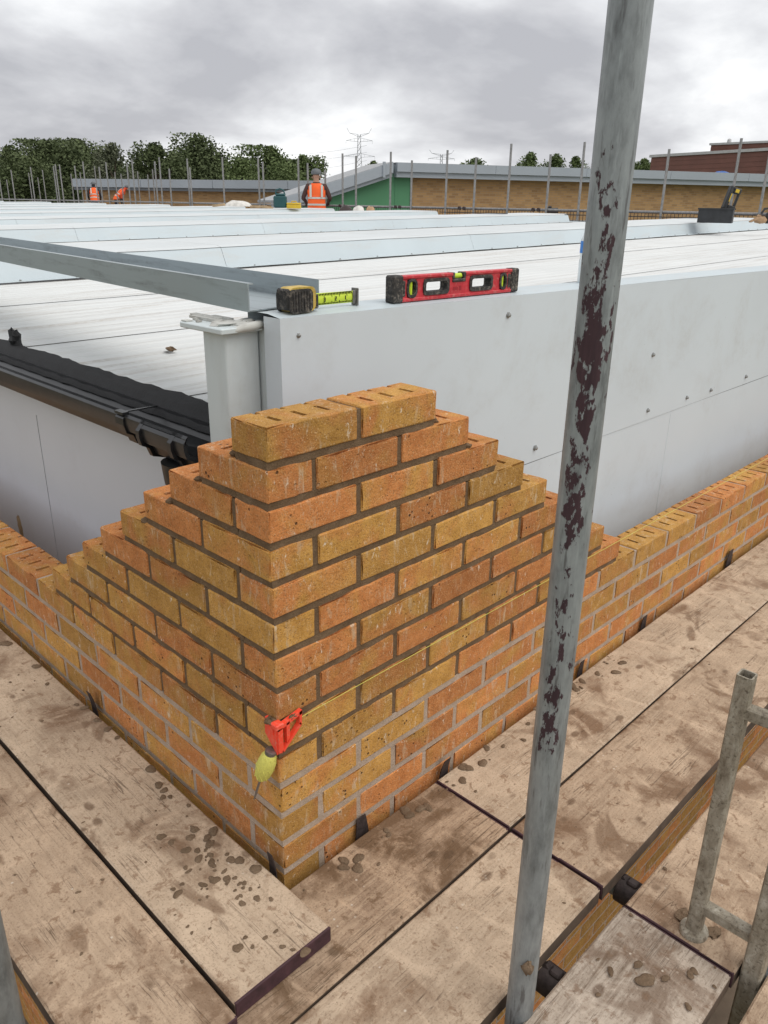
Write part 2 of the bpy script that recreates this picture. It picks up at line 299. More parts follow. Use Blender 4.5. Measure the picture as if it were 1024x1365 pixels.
# ------------------------------------------------------------------ mesh helpers
class B:
    def __init__(s): s.v = []; s.f = []
    def add(s, vs_, fs): o = len(s.v); s.v += [tuple(x) for x in vs_]; s.f += [tuple(i+o for i in q) for q in fs]; return s
    def box(s, x0, x1, y0, y1, z0, z1, M_=None):
        p = [Vector((x, y, z)) for z in (z0, z1) for y in (y0, y1) for x in (x0, x1)]
        if M_: p = [M_ @ q for q in p]
        return s.add(p, [(0, 2, 3, 1), (4, 5, 7, 6), (0, 1, 5, 4), (2, 6, 7, 3), (0, 4, 6, 2), (1, 3, 7, 5)])
    def bbox(s, x0, x1, y0, y1, z0, z1, b=.003, M_=None):      # chamfered box
        xs, ys, zs = (x0, x0+b, x1-b, x1), (y0, y0+b, y1-b, y1), (z0, z0+b, z1-b, z1)
        o = {}; vs_ = []; fs = []
        def V(i, j, k):
            ext = [i in (0, 3), j in (0, 3), k in (0, 3)]
            if sum(ext) >= 2:
                h = .5 if sum(ext) == 2 else .62
                t = [xs[i], ys[j], zs[k]]; ctr = [(x0+x1)/2, (y0+y1)/2, (z0+z1)/2]
                for a in range(3):
                    if ext[a]: t[a] += b*h*(1 if t[a] < ctr[a] else -1)
            else: t = [xs[i], ys[j], zs[k]]
            q = (i, j, k)
            if q not in o: o[q] = len(vs_); vs_.append(M_ @ Vector(t) if M_ else Vector(t))
            return o[q]
        for i in range(3):
            for j in range(3):
                fs += [(V(i, j, 0), V(i, j+1, 0), V(i+1, j+1, 0), V(i+1, j, 0)), (V(i, j, 3), V(i+1, j, 3), V(i+1, j+1, 3), V(i, j+1, 3)),
                       (V(i, 0, j), V(i+1, 0, j), V(i+1, 0, j+1), V(i, 0, j+1)), (V(i, 3, j), V(i, 3, j+1), V(i+1, 3, j+1), V(i+1, 3, j)),
                       (V(0, i, j), V(0, i, j+1), V(0, i+1, j+1), V(0, i+1, j)), (V(3, i, j), V(3, i+1, j), V(3, i+1, j+1), V(3, i, j+1))]
        return s.add(vs_, fs)
    def tube(s, pts, rad, n=12, cap=True):
        pts = [Vector(p) for p in pts]; rad = rad if isinstance(rad, (list, tuple)) else [rad]*len(pts)
        rings = []; prev = None
        for i, p in enumerate(pts):
            d = (pts[min(i+1, len(pts)-1)] - pts[max(i-1, 0)]).normalized()
            if prev is None: a = d.orthogonal().normalized()
            else: a = (prev - d*prev.dot(d)).normalized()
            prev = a; b_ = d.cross(a)
            rings.append([p + (a*math.cos(2*math.pi*k/n) + b_*math.sin(2*math.pi*k/n))*rad[i] for k in range(n)])
        vs_ = [q for r_ in rings for q in r_]; fs = []
        for i in range(len(pts)-1):
            for k in range(n):
                k2 = (k+1) % n; fs.append((i*n+k, i*n+k2, (i+1)*n+k2, (i+1)*n+k))
        if cap: fs += [tuple(reversed(range(n))), tuple(range((len(pts)-1)*n, len(pts)*n))]
        return s.add(vs_, fs)
    def pipe(s, p0, p1, ro, ri, n=24):     # hollow tube
        p0, p1 = Vector(p0), Vector(p1); d = (p1-p0).normalized(); a = d.orthogonal().normalized(); b_ = d.cross(a)
        vs_ = []
        for p, r_ in ((p0, ro), (p1, ro), (p1, ri), (p0, ri)):
            vs_ += [p + (a*math.cos(2*math.pi*k/n) + b_*math.sin(2*math.pi*k/n))*r_ for k in range(n)]
        fs = []
        for i in range(4):
            j = (i+1) % 4
            for k in range(n): k2 = (k+1) % n; fs.append((i*n+k, i*n+k2, j*n+k2, j*n+k))
        return s.add(vs_, fs)
    def prism(s, poly, fn, t0, t1):        # polygon (a,b) extruded over t; fn(a,b,t)->xyz
        n = len(poly); vs_ = [fn(a, b, t0) for a, b in poly] + [fn(a, b, t1) for a, b in poly]
        fs = [tuple(range(n-1, -1, -1)), tuple(range(n, 2*n))] + [(i, (i+1) % n, n+(i+1) % n, n+i) for i in range(n)]
        return s.add(vs_, fs)
    def lathe(s, prof, n=16, M_=None):     # (r,z)
        vs_ = []; fs = []
        for r_, z in prof: vs_ += [Vector((r_*math.cos(2*math.pi*k/n), r_*math.sin(2*math.pi*k/n), z)) for k in range(n)]
        if M_: vs_ = [M_ @ q for q in vs_]
        m = len(prof)
        for i in range(m-1):
            for k in range(n): k2 = (k+1) % n; fs.append((i*n+k, i*n+k2, (i+1)*n+k2, (i+1)*n+k))
        fs += [tuple(reversed(range(n))), tuple(range((m-1)*n, m*n))]
        return s.add(vs_, fs)
    def blob(s, c, rx, ry, rz, seed=0, n=8, m=5, rough=.25, M_=None):
        rr = random.Random(seed); vs_ = []; fs = []
        for i in range(m+1):
            th = math.pi*i/m
            for k in range(n):
                ph = 2*math.pi*k/n; q = 1+rr.uniform(-rough, rough)
                p = Vector((rx*q*math.sin(th)*math.cos(ph), ry*q*math.sin(th)*math.sin(ph), rz*q*math.cos(th)))
                if M_: p = M_ @ p
                vs_.append(Vector(c)+p)
        for i in range(m):
            for k in range(n): k2 = (k+1) % n; fs.append((i*n+k, (i+1)*n+k, (i+1)*n+k2, i*n+k2))
        return s.add(vs_, fs)
    def grid(s, fn, nu, nv):               # surface fn(u,v) 0..1
        vs_ = [fn(i/nu, j/nv) for j in range(nv+1) for i in range(nu+1)]
        fs = [(j*(nu+1)+i, j*(nu+1)+i+1, (j+1)*(nu+1)+i+1, (j+1)*(nu+1)+i) for j in range(nv) for i in range(nu)]
        return s.add(vs_, fs)
    def mesh(s, name, mat, smooth=None, fix=True):
        me = bpy.data.meshes.new(name); me.from_pydata(s.v, [], s.f)
        if fix:
            bm = bmesh.new(); bm.from_mesh(me); bmesh.ops.remove_doubles(bm, verts=bm.verts, dist=1e-6); bmesh.ops.recalc_face_normals(bm, faces=bm.faces); bm.to_mesh(me); bm.free()
        mats = mat if isinstance(mat, (list, tuple)) else [mat]
        for q in mats: me.materials.append(M[q] if isinstance(q, str) else q)
        if smooth is not None:
            me.polygons.foreach_set('use_smooth', [True]*len(me.polygons))
            if smooth < 180: me.set_sharp_from_angle(angle=R(smooth))
        return me
    def obj(s, name, mat, parent=None, smooth=None, loc=None, fix=True): return link(name, s.mesh(name, mat, smooth, fix), parent, loc)
def link(name, me, parent=None, loc=None, rz=0):
    o = bpy.data.objects.new(name, me); COL.objects.link(o)
    if parent: o.parent = parent
    if loc is not None: o.location = loc
    if rz: o.rotation_euler = (0, 0, rz)
    return o
def thing(name, label, cat, loc=(0, 0, 0), group=None, rz=0):
    o = link(name, None, None, loc, rz); o.empty_display_size = .1; return tag(o, label, cat, group)
def tag(o, label, cat=None, group=None, kind=None):
    if label: o['label'] = label
    if cat: o['category'] = cat
    if group: o['group'] = group
    if kind: o['kind'] = kind
    return o
ORD = ['first', 'second', 'third', 'fourth', 'fifth', 'sixth', 'seventh', 'eighth', 'ninth', 'tenth', 'eleventh', 'twelfth', 'thirteenth', 'fourteenth', 'fifteenth', 'sixteenth', 'seventeenth', 'eighteenth', 'nineteenth', 'twentieth', 'twenty-first', 'twenty-second', 'twenty-third', 'twenty-fourth', 'twenty-fifth', 'twenty-sixth', 'twenty-seventh', 'twenty-eighth', 'twenty-ninth', 'thirtieth']

# ------------------------------------------------------------------ ground
GZ = -4.2
o = B().add([(-2500, -2500, GZ), (2500, -2500, GZ), (2500, 2500, GZ), (-2500, 2500, GZ)], [(0, 1, 2, 3)]).obj('ground', 'grass'); tag(o, 'grassy ground far below the roof', None, None, 'structure')

o = B().add([(-8, -8, GZ+.004), (22, -8, GZ+.004), (22, 60, GZ+.004), (-8, 60, GZ+.004)], [(0, 1, 2, 3)]).obj('path', simple('trodden_earth', (.16, .12, .085), .95, 0, .4, 2, .5, 12)); tag(o, 'bare trodden earth round the building', None, None, 'structure')
# ------------------------------------------------------------------ the brick corner
BL, BW, BH, JT, CH = .215, .1025, .061, .010, .075
def brick_mesh(seed, slots):
    rr = random.Random(seed); b = .0028
    hx, hy, hz = BL/2-.0016, BW/2, BH/2
    if slots:
        sw = .0058; xs = [-hx, -hx+b]; slotx = set()
        for cx in (-.057, .0, .057): slotx.add(len(xs)); xs += [cx-sw, cx+sw]
        xs += [hx-b, hx]; ys = [-hy, -hy+b, -.028, .012, .034, hy-b, hy]; zs = [-hz, -hz+b, -.004, hz-b, hz]
        def solid(i, j, k):
            return not (i in slotx and k >= 2 and j in (2, 4, 5))
    else:
        xs = [-hx, -hx+b, -.055, 0, .055, hx-b, hx]; ys = [-hy, -hy+b, 0, hy-b, hy]; zs = [-hz, -hz+b, 0, hz-b, hz]
        solid = lambda i, j, k: True
    nx, ny, nz = len(xs)-1, len(ys)-1, len(zs)-1
    S = lambda i, j, k: 0 <= i < nx and 0 <= j < ny and 0 <= k < nz and solid(i, j, k)
    idx = {}; vs_ = []; fs = []
    def V(i, j, k):
        q = (i, j, k)
        if q not in idx:
            t = [xs[i], ys[j], zs[k]]; ex = (i in (0, nx), j in (0, ny), k in (0, nz))
            if sum(ex) >= 2:
                h = b*(.42 if sum(ex) == 2 else .6)
                if rr.random() < .28: h += rr.uniform(.001, .0055)
                for a in range(3):
                    if ex[a]: t[a] -= math.copysign(h, t[a])
            for a in range(3): t[a] += rr.uniform(-.0005, .0005)
            idx[q] = len(vs_); vs_.append(t)
        return idx[q]
    for i in range(nx):
        for j in range(ny):
            for k in range(nz):
                if not S(i, j, k): continue
                if not S(i-1, j, k): fs.append((V(i, j, k), V(i, j, k+1), V(i, j+1, k+1), V(i, j+1, k)))
                if not S(i+1, j, k): fs.append((V(i+1, j, k), V(i+1, j+1, k), V(i+1, j+1, k+1), V(i+1, j, k+1)))
                if not S(i, j-1, k): fs.append((V(i, j, k), V(i+1, j, k), V(i+1, j, k+1), V(i, j, k+1)))
                if not S(i, j+1, k): fs.append((V(i, j+1, k), V(i, j+1, k+1), V(i+1, j+1, k+1), V(i+1, j+1, k)))
                if not S(i, j, k-1): fs.append((V(i, j, k), V(i, j+1, k), V(i+1, j+1, k), V(i+1, j, k)))
                if not S(i, j, k+1): fs.append((V(i, j, k+1), V(i+1, j, k+1), V(i+1, j+1, k+1), V(i, j+1, k+1)))
    me = bpy.data.meshes.new('brick'); me.from_pydata(vs_, [], fs); me.materials.append(M['brick']); me.update(); return me
SOLID = [brick_mesh(100+i, False) for i in range(10)]
SLOT = [brick_mesh(200+i, True) for i in range(8)]
wall = thing('brick_wall', 'stepped corner of orange and yellow brickwork with low wall running both ways', 'wall')
TOP = lambda k: -(k-1)*CH
rackR = {k: .44+.1125*(k-1) for k in range(1, 10)}
rackL = {k: .1025+.1125*(k-1) for k in range(1, 10)}
XEND, YEND = 4.4, 2.72
fresh, cured = B(), B()
def rough_box(b, x0, x1, y0, y1, z0, z1, jit, seg=.03, rr=rnd):
    nx, ny = max(1, int((x1-x0)/seg)), max(1, int((y1-y0)/seg)); nz = 1
    idx = {}; vs_ = []; fs = []
    def V(i, j, k):
        q = (i, j, k)
        if q not in idx:
            t = [x0+(x1-x0)*i/nx, y0+(y1-y0)*j/ny, z0+(z1-z0)*k/nz]
            if i in (0, nx): t[0] += rr.uniform(-jit, jit)
            if j in (0, ny): t[1] += rr.uniform(-jit, jit)
            idx[q] = len(vs_); vs_.append(t)
        return idx[q]
    for i in range(nx):
        for j in range(ny): fs += [(V(i, j, 0), V(i, j+1, 0), V(i+1, j+1, 0), V(i+1, j, 0)), (V(i, j, nz), V(i+1, j, nz), V(i+1, j+1, nz), V(i, j+1, nz))]
    for i in range(nx): fs += [(V(i, 0, 0), V(i+1, 0, 0), V(i+1, 0, 1), V(i, 0, 1)), (V(i, ny, 0), V(i, ny, 1), V(i+1, ny, 1), V(i+1, ny, 0))]
    for j in range(ny): fs += [(V(0, j, 0), V(0, j, 1), V(0, j+1, 1), V(0, j+1, 0)), (V(nx, j, 0), V(nx, j+1, 0), V(nx, j+1, 1), V(nx, j, 1))]
    b.add(vs_, fs)
def put_brick(k, axis, a0, slotted, tone):
    """axis 'x': stretcher along the right wall from x=a0; axis 'y': along the left wall from y=a0"""
    me = rnd.choice(SLOT if slotted else SOLID)
    z = TOP(k)-.002-BH/2
    if axis == 'x': loc = (a0+BL/2, BW/2, z); rz = 0 if (slotted or rnd.random() < .5) else math.pi
    else: loc = (BW/2, a0+BL/2, z); rz = (-math.pi/2) if (slotted or rnd.random() < .5) else math.pi/2
    o = link('brick', me, wall, (loc[0]+rnd.uniform(-.0008, .0008), loc[1]+rnd.uniform(-.0008, .0008), loc[2]+rnd.uniform(-.0008, .0008)))
    o.rotation_euler = (rnd.uniform(-.004, .004), rnd.uniform(-.003, .003), rz+rnd.uniform(-.004, .004))
    o.color = (tone, rnd.random(), rnd.random(), 1)
    return o
def joint(k, axis, a0, a1, perp):
    """bed under a run of bricks and the perpends between them"""
    old = k >= 11 or (k == 10 and a1 > 1.35)
    ins, jit = (.0018, .0006) if old else (.0038, .0019)
    b = cured if old else fresh
    z1 = TOP(k)-.002-BH+.001; z0 = TOP(k+1)-.003
    if axis == 'x': rough_box(b, a0+ins, a1-ins, ins, BW-ins, z0, z1, jit)
    else: rough_box(b, ins, BW-ins, a0+ins, a1-ins, z0, z1, jit)
for k in range(1, 15):
    even = k % 2 == 0
    # right wall (along x)
    end = rackR.get(k, XEND); x = .1125 if even else 0.0
    lst = []
    while x+BL <= end+.001 and x < XEND: lst.append(x); x += BL+JT
    tones_r = []
    for i, a in enumerate(lst):
        vis_top = (k == 1) or (k <= 9 and a+BL > rackR.get(k-1, 9)+.01) or (k == 10 and a+BL > rackR[9])
        t = rnd.choice([.95, .88, .8, .7, .55, .38, .22]) if k <= 9 else rnd.choice([1, .9, .8, .6, .42, .28, .18])
        if k == 1: t = .42
        if k == 3 and i == 0: t = 1.0
        if k == 2 and i in (0, 1): t = .95
        if k == 7 and i == 0: t = .85
        put_brick(k, 'x', a, vis_top, t)
        old = k >= 11 or (k == 10 and a > 1.2)
        b = cured if old else fresh; ins = .002 if old else .0042
        if a > .01: rough_box(b, a-JT-.003, a+.003, ins, BW-ins, TOP(k)-.002-BH, TOP(k)-.002-(.002 if not vis_top else .004), .0008, .02)
    if lst: last = lst[-1]+BL
    # left wall (along y)
    endy = rackL.get(k, YEND); y = 0.0 if even else .1125
    lst2 = []
    while y+BL <= endy+.001 and y < YEND: lst2.append(y); y += BL+JT
    for i, a in enumerate(lst2):
        vis_top = (k <= 9 and a+BL > rackL.get(k-1, 9)+.01) or (k == 10 and a+BL > rackL[9]) or k == 2 and i == 0
        t = rnd.choice([.9, .7, .42, .3, .2, .15, .35, .5])
        if k in (2, 3, 4) and i == len(lst2)-1: t = .9
        put_brick(k, 'y', a, vis_top, t)
        old = k >= 11 or (k == 10 and a > 1.0)
        b = cured if old else fresh; ins = .002 if old else .0042
        if a > .01: rough_box(b, ins, BW-ins, a-JT-.003, a+.003, TOP(k)-.002-BH, TOP(k)-.002-(.002 if not vis_top else .004), .0008, .02)
    joint(k, 'x', 0 if not even else 0.0, last, True)
    if lst2: joint(k, 'y', BW-.006, lst2[-1]+BL, True)
# squeezed-out dabs of wet mortar on the toothed ends
for (x, y, z) in ((.02, .1135, -.073), (.012, .225, -.148), (.012, .45, -.3), (.03, .79, -.523), (.012, .338, -.223), (.45, .02, -.073), (.56, .015, -.148), (.79, .03, -.298), (.668, .03, -.223), (1.36, .03, -.672), (1.35, .05, -.673)):
    fresh.blob((x, y, z), .014, .011, .006, int(x*9000+y*77), 8, 5, .3)
tag(fresh.obj('mortar', 'mortar_fresh', wall), 'dark damp mortar of the newly laid courses')
tag(cured.obj('mortar', 'mortar_cured', wall), 'pale dry mortar of the older courses')
# courses below the scaffold deck: seen only as slivers between the boards
low = B(); lowm = B()
for k in range(15, 50):
    even = k % 2 == 0; z1 = TOP(k)-.002
    x = .1125 if even else 0.0
    while x < XEND: low.bbox(x, x+BL, 0, BW, z1-BH, z1, .002); x += BL+JT
    y = 0.0 if even else .1125
    while y < YEND: low.bbox(0, BW, y, y+BL, z1-BH, z1, .002); y += BL+JT
lowm.box(.0025, XEND, .0025, BW-.002, TOP(49)-.07, TOP(15)-.003); lowm.box(.0025, BW-.002, BW, YEND, TOP(49)-.07, TOP(15)-.003)
mi = M['brick'].copy(); mi.name = 'brick_clay_lower'; ge = N(mi.node_tree, 'ShaderNodeNewGeometry')
for nd in mi.node_tree.nodes:
    if nd.type == 'SEPARATE_COLOR': L(mi.node_tree, ge.outputs['Random Per Island'], nd.inputs[0])
o = low.obj('lower_bricks', mi, wall); o['kind'] = 'stuff'; o.color = (.5, .5, .1, 1)
lowm.obj('mortar', 'mortar_cured', wall)

# ------------------------------------------------------------------ clad building behind the brickwork
bld = thing('clad_building', 'low building with white ribbed metal roof, pale grey panel walls and black gutter', 'building')
SL, RZ0, XR = .0145, -.13, 13.0                 # roof pitch, eave height, ridge
SH = 0.0                                        # the ribs run a touch off square to the eave
rz_ = lambda x: RZ0+SL*(x-.3)
def ry(yi, x): return max(.395, yi+SH*x+(.16*max(0, 1-x/2.2)))
def sheet_strip(y0, y1, nribs, x0=.285, lap=True):
    b = B(); prof = []; rh = .0038 if y0 < 3.5 else .016
    w = y1-y0; prof.append((0, .0028)); prof.append((.018, .0034)); prof.append((.024, 0))
    for i in range(nribs):
        c_ = .024+(w-.03)*(i+1)/(nribs+1); prof += [(c_-.012, 0), (c_-.004, rh), (c_+.004, rh), (c_+.012, 0)]
    prof.append((w-.004, 0)); prof.append((w+.002, .0)); prof.append((w+.006, .0))
    xs = [x0, 1.2, 3, 6, 9, XR]
    def fn(u, v):
        i = round(u*(len(xs)-1)); j = round(v*(len(prof)-1)); dy, dz = prof[j]
        return (xs[i], ry(y0+dy, xs[i]), rz_(xs[i])+dz)
    b.grid(fn, len(xs)-1, len(prof)-1)
    return b.obj('roof_sheet', 'roof', bld)
yy = .38
for y0, y1 in ((.40, .62), (.62, 1.62), (1.62, 2.75), (2.75, 3.74)): sheet_strip(y0, y1, max(2, int((y1-y0)/.105)))
feet = [3.74, 7.45, 10.7, 14.0, 17.6, 21.4, 25.4, 29.6, 34.0, 38.6, 43.4]
sc = B(); sc.lathe([(.011, 0), (.011, .004), (.006, .006), (.006, .011), (.001, .012)], 8); SCREW = sc.mesh('screw', 'screw', 40)
for fi, fy in enumerate(feet):
    y1 = feet[fi+1] if fi+1 < len(feet) else 48
    # folded white flashing: foot, upstand and cap
    b = B(); prof = [(-.02, .009), (.075, .010), (.082, .012), (.135, .128), (.142, .134), (.19, .146), (1.05, .150), (1.10, .05), (1.16, .004)]
    cuts = [.29, 2.6+.7*(fi % 3), 5.4+.4*(fi % 2), 8.2, 10.6, XR]
    for si in range(5):
        bb = B()
        def fn(u, v, a=cuts[si], c_=cuts[si+1]):
            x = a+.0012+(c_-a-.0024)*u; j = round(v*(len(prof)-1)); dy, dz = prof[j]
            return (x, ry(fy+dy, x), rz_(x)+dz+.002+.0015*math.sin(x*5+fi))
        full = prof; prof = full[:5]; bb.grid(fn, 8, len(prof)-1); fo = bb.obj('roof_flashing', 'flash', bld, 12)
        prof = [(q[0]-.004, q[1]+.003) for q in full[4:]]; b2_ = B(); b2_.grid(fn, 8, len(prof)-1); b2_.obj('flashing_cap', 'capw', bld, 12); prof = full
        if fi < 2:
            for q in range(6):
                x = cuts[si]+.2+q*(cuts[si+1]-cuts[si]-.3)/6
                s_ = link('screw', SCREW, fo, (x, ry(fy+.02, x), rz_(x)+.008))
    # plain sheets up to the next flashing
    ny = 2 if fi < 6 else 1
    for q in range(ny): sheet_strip(fy+1.16+(y1-fy-1.16)*q/ny, fy+1.16+(y1-fy-1.16)*(q+1)/ny, 5)
# ridge capping and far slope, far wall
b = B(); b.grid(lambda u, v: (XR-.15+.3*u, -.7+49*v, rz_(XR)+.02-.06*abs(u-.5)), 2, 12); b.obj('ridge_capping', 'flash', bld)
b = B(); b.add([(XR+.1, .4, rz_(XR)-.01), (XR+.1, 48, rz_(XR)-.01), (XR+.45, 48, rz_(XR)-.35), (XR+.45, .4, rz_(XR)-.35)], [(0, 1, 2, 3)])
b.add([(XR+.45, .4, rz_(XR)-.35), (XR+.45, 48, rz_(XR)-.35), (XR+.45, 48, GZ), (XR+.45, .4, GZ)], [(0, 1, 2, 3)]); b.obj('far_wall', 'clad', bld)
# parapet: pressed panels y=.28 facing the bricks
PY = .28
pz = lambda x: .1315-.0098*(x-.26)
def panel(x0, x1, zt0, zt1, zb, name='parapet_panel'):
    b = B(); b.grid(lambda u, v: (x0+(x1-x0)*u, PY+.0012*math.sin(3.1*(x0+(x1-x0)*u)+2*v), (zt0+(zt1-zt0)*u)*(v)+zb*(1-v)), 16, 4)
    b.add([(x0, PY, zb), (x1, PY, zb), (x1, PY+.02, zb), (x0, PY+.02, zb)], [(0, 1, 2, 3)])
    b.add([(x1, PY, zb), (x1, PY, zt1), (x1, PY+.02, zt1), (x1, PY+.02, zb)], [(0, 1, 2, 3)])
    return b.obj(name, 'parapet', bld, 40)
b = B(); n = 40
up = B()
up.grid(lambda u, v: (.261+(6.0-.261)*u, PY+.001*math.sin(2.3*u*6+3*v), -.398+(pz(.261+5.739*u)-.006+.398)*v), 30, 4)
up.grid(lambda u, v: (.261, PY+.055*u, -.398+(pz(.261)-.006+.398)*v), 2, 2)
up_o = up.obj('parapet_panel', 'parapet', bld, 40)
fl = B(); fl.grid(lambda u, v: (.261+5.739*u, PY+.005+.105*v if v > 0 else PY, pz(.261+5.739*u)-(.0 if v > 0 else .006)), 30, 3)
fl.grid(lambda u, v: (.261+5.739*u, PY+.11, pz(.261+5.739*u)-v*(pz(.261+5.739*u)-rz_(.261+5.739*u)+.012)), 30, 1)
fl.obj('parapet_coping', 'flash', bld, 30)
for x0, x1 in ((.27, 2.1982), (2.199, 4.2), (4.2008, 6.0)): panel(x0, x1, -.3992, -.3992, -3.2)
bk = B(); bk.box(.268, 6.0, PY+.012, PY+.1, -4.0, -.2); bk.obj('backing', 'fascia_d', bld)
bolt = B(); bolt.lathe([(.0095, 0), (.0095, .002), (.0062, .003), (.0058, .008), (.003, .0095)], 6); BOLT = bolt.mesh('bolt', 'screw', 30)
for x, z, s_ in ((.309, .087, .6), (1.056, .067, 1), (1.969, -.15, 1), (2.933, -.363, 1), (1.989, -.36, 1), (2.322, -.364, 1), (2.554, -.368, 1), (1.249, -.354, 1), (3.1, .03, 1), (3.3, -.363, 1), (3.9, -.363, 1)):
    q = link('bolt', BOLT, up_o, (x, PY, z)); q.rotation_euler = (R(90), 0, 0); q.scale = (s_,)*3
# corner column with cap plate
cx0, cy0, cs = .182, .362, .084
def rrect(x0, x1, y0, y1, r_, n=5):
    pts = []
    for cx, cy, a0 in ((x1-r_, y1-r_, 0), (x0+r_, y1-r_, 90), (x0+r_, y0+r_, 180), (x1-r_, y0+r_, 270)):
        pts += [(cx+r_*math.cos(R(a0+90*i/n)), cy+r_*math.sin(R(a0+90*i/n))) for i in range(n+1)]
    return pts
b = B(); b.prism(rrect(cx0-.002, cx0+cs+.002, cy0, cy0+cs, .007), lambda a, c_, t: (a, c_, t), -3.6, .094); colm = b.obj('corner_column', 'column', bld, 35)
b = B(); b.bbox(.160, .266, .345, .500, .094, .106, .002); b.obj('top_plate', 'column', colm)
b = B(); b.tube([(.19, .352, .098), (.215, .349, .103), (.24, .347, .105), (.262, .35, .106), (.285, .365, .105)], [.006, .009, .010, .009, .006], 8); b.blob((.205, .40, .109), .03, .03, .006, 3, 10, 5, .3); b.blob((.235, .375, .109), .03, .02, .008, 5, 10, 5, .35); b.obj('sealant', 'sealant', colm, 60)
b = B()
for q in range(6): b.box(.165+.014*q, .165+.014*q+rnd.uniform(.008, .02), .40+rnd.uniform(0, .1), .46+rnd.uniform(0, .1), .1065, .109+.001*q)
b.obj('packing_shim', 'sealant', colm)
b = B(); b.box(.2705, .290, .338, .42, -3.2, .112); b.obj('infill_strip', 'column', bld)
# left cladding
CX = .30
for y0, y1 in ((.36, 1.7065), (1.7073, 3.1), (3.1008, 4.5)):
    b = B(); b.grid(lambda u, v: (CX+.0012*math.sin(4*v+5*u), y0+(y1-y0)*u, -3.3+(-.352+3.3)*v), 10, 6); b.add([(CX, y0, -3.3), (CX+.02, y0, -3.3), (CX+.02, y0, -.352), (CX, y0, -.352)], [(0, 1, 2, 3)]); b.obj('wall_panel', 'clad', bld, 40)
b = B(); b.box(CX-.010, CX+.03, .36, 6, -.349, -.16); b.obj('fascia_trim', 'clad', bld)
b = B(); b.box(CX+.012, CX+.06, .36, 6, -4, -.2); b.obj('backing', 'fascia_d', bld)
# gutter: deep black moulded profile, swept along the eave
gp_out = [(.262, -.150), (.262, -.215), (.245, -.236), (.205, -.240), (.185, -.228), (.176, -.205), (.158, -.196), (.152, -.175), (.152, -.158), (.158, -.152)]
gp_in = [(.162, -.156), (.162, -.170), (.170, -.180), (.186, -.186), (.200, -.190), (.214, -.192), (.240, -.188), (.252, -.176), (.254, -.150)]
b = B(); b.prism(gp_out+gp_in, lambda a, c_, t: (a, t, c_), .52, 6.0); gut = b.obj('gutter', 'black', bld, 30)
for y in (.80, 2.1, 3.4):
    b = B(); pr_ = [(x-.004 if x < .2 else x+.003, z-.005) for x, z in gp_out]
    pts = [(x, y, z) for x, z in pr_]
    for q in (-.018, .018):
        pass
    b.prism(pr_+[(x, z) for x, z in reversed(gp_out)], lambda a, c_, t: (a, t, c_), y-.02, y+.02); b.box(.148, .166, y-.02, y+.02, -.154, -.147); b.box(.155, .265, y-.004, y+.004, -.152, -.149); b.obj('gutter_bracket', 'black', gut)
# running outlet and downpipe at the corner
b = B(); pr_ = [(x-.007 if x < .2 else x+.004, z-.009) for x, z in gp_out]
b.prism(pr_+[(x, z) for x, z in reversed(gp_out)], lambda a, c_, t: (a, t, c_), .50, .70)
pr2 = [(x-.014 if x < .2 else x+.006, z-.016) for x, z in gp_out]
for ya in (.688, .545): b.prism(pr2+[(x, z) for x, z in reversed(gp_out)], lambda a, c_, t: (a, t, c_), ya, ya+.016)
b.lathe([(.060, 0), (.055, -.05), (.043, -.09), (.043, -.14)], 20, Matrix.Translation((.208, .60, -.243))); b.obj('gutter_outlet', 'black', gut, 35)
b = B(); b.tube([(.208, .60, -.36), (.208, .60, -.5), (.235, .60, -.62), (.235, .60, -3.9)], .034, 18); b.obj('downpipe', 'black', bld, 40)
# ragged black membrane between sheet ends and gutter
b = B(); rr = random.Random(4)
edge = [(.296+.014*mnoise.noise((i*.16, 2.3, 0))+.012*mnoise.noise((i*.55, 7.3, 0))) for i in range(161)]
def fnm(u, v):
    i = round(u*160); y = .50+5.4*u; wob = .006*math.sin(i*1.7)+rr.uniform(-.003, .003)
    if v < .3: return (.246, y, -.172+wob*.3)
    if v < .6: return (.268, y, -.128+wob*.3)
    return (edge[i]+.006, y, -.1205+abs(wob)*.3)
b.grid(fnm, 160, 3); b.obj('membrane', 'membrane', bld, 60)
b = B(); p = (.30, 1.79, -.118); b.blob((p[0], p[1], p[2]+.012), .018, .03, .03, 3, 10, 6, .35); b.blob((p[0], p[1]+.02, p[2]+.03), .010, .014, .018, 8, 8, 6, .35); b.obj('membrane_fold', 'membrane', bld)
b = B(); b.bbox(.47, .62, .87, .885, -.121, -.116, .002, None); q = b.obj('metal_offcut', 'galv', None); tag(q, 'thin punched metal strip lying on the white roof beside the column', 'metal strip')
b = B(); b.blob((.62, 1.32, -.112), .016, .02, .008, 21, 8, 5, .3); tag(b.obj('mortar_lump', 'mud'), 'small grey mortar lump on the white roof above the gutter', 'mortar lump')

